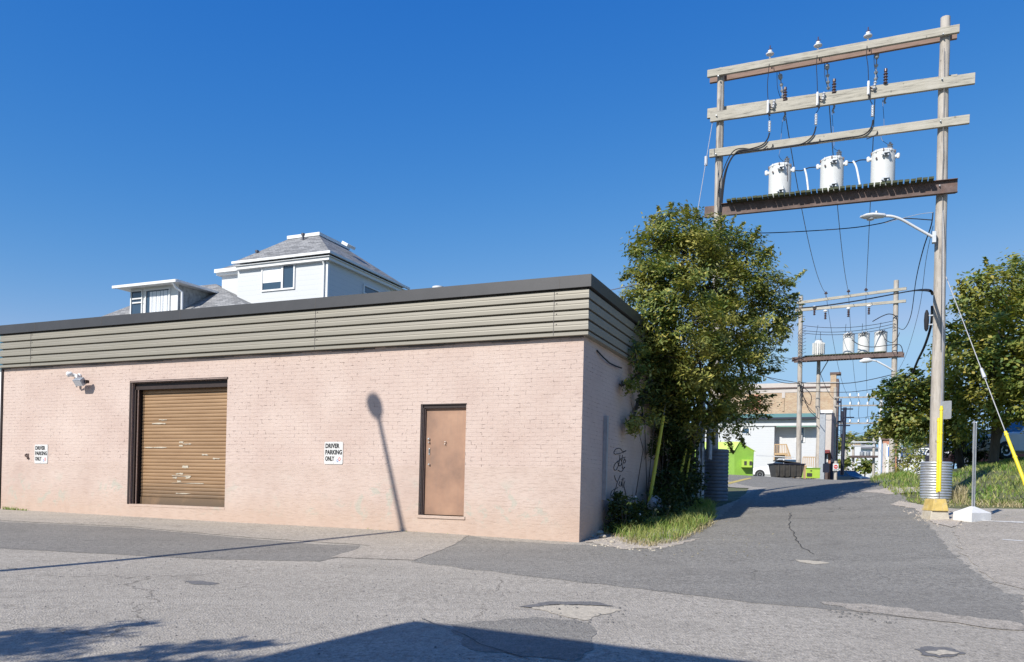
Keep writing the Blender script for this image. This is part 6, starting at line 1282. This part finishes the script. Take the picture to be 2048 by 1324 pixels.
# lane_wires_extra: the tangle of thin lines over the far lane
for i, (xa, ya, Za, xb_, yb_, Zb, sg) in enumerate(((1672,830,72,1764,826,72,.35),(1672,858,72,1764,853,72,.5),(1676,889,100,1750,884,100,.4),(1640,900,60,1700,884,110,.6),(1768,850,72,1800,760,46,.5),(1673,800,72,1640,745,48,.4),(1668,838,72,1606,800,48,.5))):
    wire('telephone_cable', sagline(W(xa, ya, Za), W(xb_, yb_, Zb), sg, 14), .018, 'wire', ('thin far line between the two upper arms of the third frame','sagging far line just under the lowest arm of the third frame','thin far line above the most distant platform','far line running from the pink building down the lane','far line climbing from the white post to the second frame','far line climbing left over the brick pier','far line dropping to the tangle pole from the third frame')[i], 'cable', smooth=False)
for i, (x, yt, Z, lb_) in enumerate(((1683, 868, 92, 'slim dark pole just right of the leaning mast'), (1757, 880, 95, 'slim pole left of the white frame post'), (1768, 905, 88, 'short dark post against the orange booth'))):
    P = gat(x, 957, Z); h = W(x, yt, Z).z-P.z; e = empty('utility_pole', P, 0, lb_, 'utility pole', 'single poles along the lane'); MB().tube([(0,0,-2),(0,0,h)], [.15,.11], 8).build('pole', M['polewood' if i != 0 else 'darksteel'], e, True)

# ================================================================ behind the camera: what throws the foreground shadows
def shadow_src(P, h): k = (h-P.z)/math.tan(SUN_EL); return Vector((P.x-math.sin(SUN_AZ)*k, P.y-math.cos(SUN_AZ)*k, h))
ap = G(832, 1243); HB = 6.3; cr_ = shadow_src(ap, HB); ob = empty('brick_shop', Vector((cr_.x, cr_.y, 0)), ANG, 'two storey brick shop standing behind the photographer', 'building')
MB().bx(3.0, 14.5, -10, -1.2, -1, HB-.25).build('wall', M['orangebrick'], ob); rr2 = (shadow_src(G(1480, 1323), HB)-cr_).normalized()*15.5; le_ = (shadow_src(G(505, 1323), HB)-cr_).normalized()*11; rx_, ry_, lx_, ly_ = rr2.dot(E1), rr2.dot(E2), le_.dot(E1), le_.dot(E2)
MB().prism([(0,0,HB-.249),(rx_,ry_,HB-.249),(rx_+lx_*.3,ly_+ry_,HB-.249),(lx_,ly_,HB-.249)], (0,0,.249)).build('shadow_canopy', M['cap'], ob)  # unseen slab, outline shaped to cast the foreground shadow edges
for x in (4.2, 7.2, 10.2): MB().bx(x, x+1.1, -1.25, -1.17, 3.4, 4.9).build('window', M['white'], ob); MB().bx(x+.08, x+1.02, -1.169, -1.162, 3.48, 4.82).build('pane', M['glass'], ob)
# lamp whose shadow crosses the lot and climbs the wall
k_ = 9.6; bs = on_plane(806, 1062, P0, E2); topS = Vector((bs.x-math.sin(SUN_AZ)*k_, bs.y-math.cos(SUN_AZ)*k_, bs.z+k_*math.tan(SUN_EL)))
hs_ = on_plane(757, 832, P0, E2); hs2 = on_plane(742, 790, P0, E2); lampZ = lambda q, k: Vector((q.x-math.sin(SUN_AZ)*k, q.y-math.cos(SUN_AZ)*k, q.z+k*math.tan(SUN_EL)))
le = empty('street_lamp', Vector((topS.x, topS.y, g(topS.x, topS.y))), 0, 'street lamp outside the left edge whose shadow climbs the pink wall', 'street lamp')
A0_ = lampZ(hs_, 9.2); A1_ = lampZ(hs2, 9.0)
MB().tube([Vector((topS.x, topS.y, g(topS.x, topS.y)-.3)), topS], [.10,.08], 10).build('pole', M['lampgrey'], le, True, world=True); MB().tube([topS, A0_], [.055,.045], 8).build('arm', M['lampgrey'], le, True, world=True)
dd = (A1_-A0_); MB().tube([A0_-dd*.12, A0_+dd*.12, A0_+dd*.5, A0_+dd*.85, A1_+dd*.05], [.06,.14,.175,.15,.07], 14).build('lamp_head', M['lampgrey'], le, True, world=True)
# tree casting the leafy shade at lower left
def tp(x, y, h): return shadow_src(G(x, y), h)
bl = []; 
for (x, y, h, r) in ((60,1272,5.2,.26),(120,1278,5.4,.20),(190,1264,5.0,.20),(40,1305,5.6,.42),(10,1282,5.2,.28),(270,1250,4.9,.08),(380,1292,5.1,.16),(330,1302,5.0,.18),(440,1296,5.2,.10),(520,1290,5.2,.07),(330,1335,5.5,.30),(200,1335,5.6,.24),(450,1335,5.4,.24)): bl.append((tuple(tp(x, y, h)), r))
bs2 = Vector(bl[3][0]); bs2 = Vector((bs2.x-2.2, bs2.y-1.4, 0)); bs2.z = g(bs2.x, bs2.y); c0_ = Vector(bl[3][0])
tree('leafy_tree', 'tree behind the photographer at left shading the foreground asphalt', 'tree', bs2, [([bs2+Vector((0,0,-.3)), bs2+Vector((.1,0,2)), bs2+Vector((.4,.2,3.8)), bs2+Vector((.9,.5,4.6))], .15, .06)], bl, (.13,.06), M['leafA'], cl=16, lp=16, cr=.075)

# loose stones and fallen leaves lying on the paving
def pebbles(name, poly, n, r, mat, label):
    P = px(*poly); xs = [p[0] for p in P]; ys = [p[1] for p in P]; Q = np.c_[rng.uniform(min(xs), max(xs), n*3), rng.uniform(min(ys), max(ys), n*3)]; Q = Q[in_poly(Q, P)][:n]; z = gbil(Q[:,0], Q[:,1]); mb = MB()
    for (x, y), zz_ in zip(Q, z):
        s = r*random.uniform(.4, 1.5); a = random.uniform(0, 6.3); k = 6; zz_ += .004
        top = [(x+s*.55*math.cos(a+i*1.047)*random.uniform(.7,1.2), y+s*.55*math.sin(a+i*1.047)*random.uniform(.7,1.2), zz_+s*.6) for i in range(k)]; bot = [(x+s*math.cos(a+i*1.047), y+s*math.sin(a+i*1.047), zz_-.003) for i in range(k)]
        mb.add(bot+top, [tuple(range(k,2*k))]+[(i,(i+1)%k,k+(i+1)%k,k+i) for i in range(k)])
    tag(mb.build(name, M[mat], None), label, 'gravel', kind='stuff')
pebbles('loose_gravel', ((1660,1212),(1780,1222),(1800,1250),(1700,1244),(1640,1222)), 60, .016, 'darkpatch', 'dark loose stones scattered on the broken paving at lower right')
pebbles('loose_gravel', ((1060,1205),(1250,1208),(1260,1250),(1100,1256)), 50, .013, 'darkpatch', 'small loose stones around the worn patch in the lower middle')
pebbles('loose_gravel', ((1170,1070),(1260,1078),(1350,1092),(1300,1105),(1180,1092)), 200, .018, 'hole', 'pale gravel and crumbs spilled at the wall corner')
pebbles('loose_gravel', ((1800,1000),(1925,1030),(1930,1060),(1850,1050),(1790,1010)), 160, .02, 'sand', 'pale gravel spilled around the yellow topped concrete block')
pebbles('wall_debris', ((450,1044),(940,1068),(940,1074),(450,1049)), 150, .014, 'sand', 'crumbs and grit along the foot of the pink wall')
pebbles('loose_gravel', ((60,1100),(1000,1150),(1900,1250),(2040,1300),(1500,1320),(100,1310)), 220, .008, 'darkpatch', 'scattered grit over the parking lot asphalt')
Pf = px((1180,1085),(1440,1035),(1600,1080),(1500,1130),(1200,1110)); Qf = np.c_[rng.uniform(1.2, 9, 500), rng.uniform(10, 20, 500)]; Qf = Qf[in_poly(Qf, Pf)][:110]
tag(leaf_mesh('fallen_leaves', np.c_[Qf, gbil(Qf[:,0], Qf[:,1])+.012], .05, .022, M['drygrass'], None, 3.0), 'dry fallen leaves scattered on the asphalt by the corner grass', 'leaves', kind='stuff')
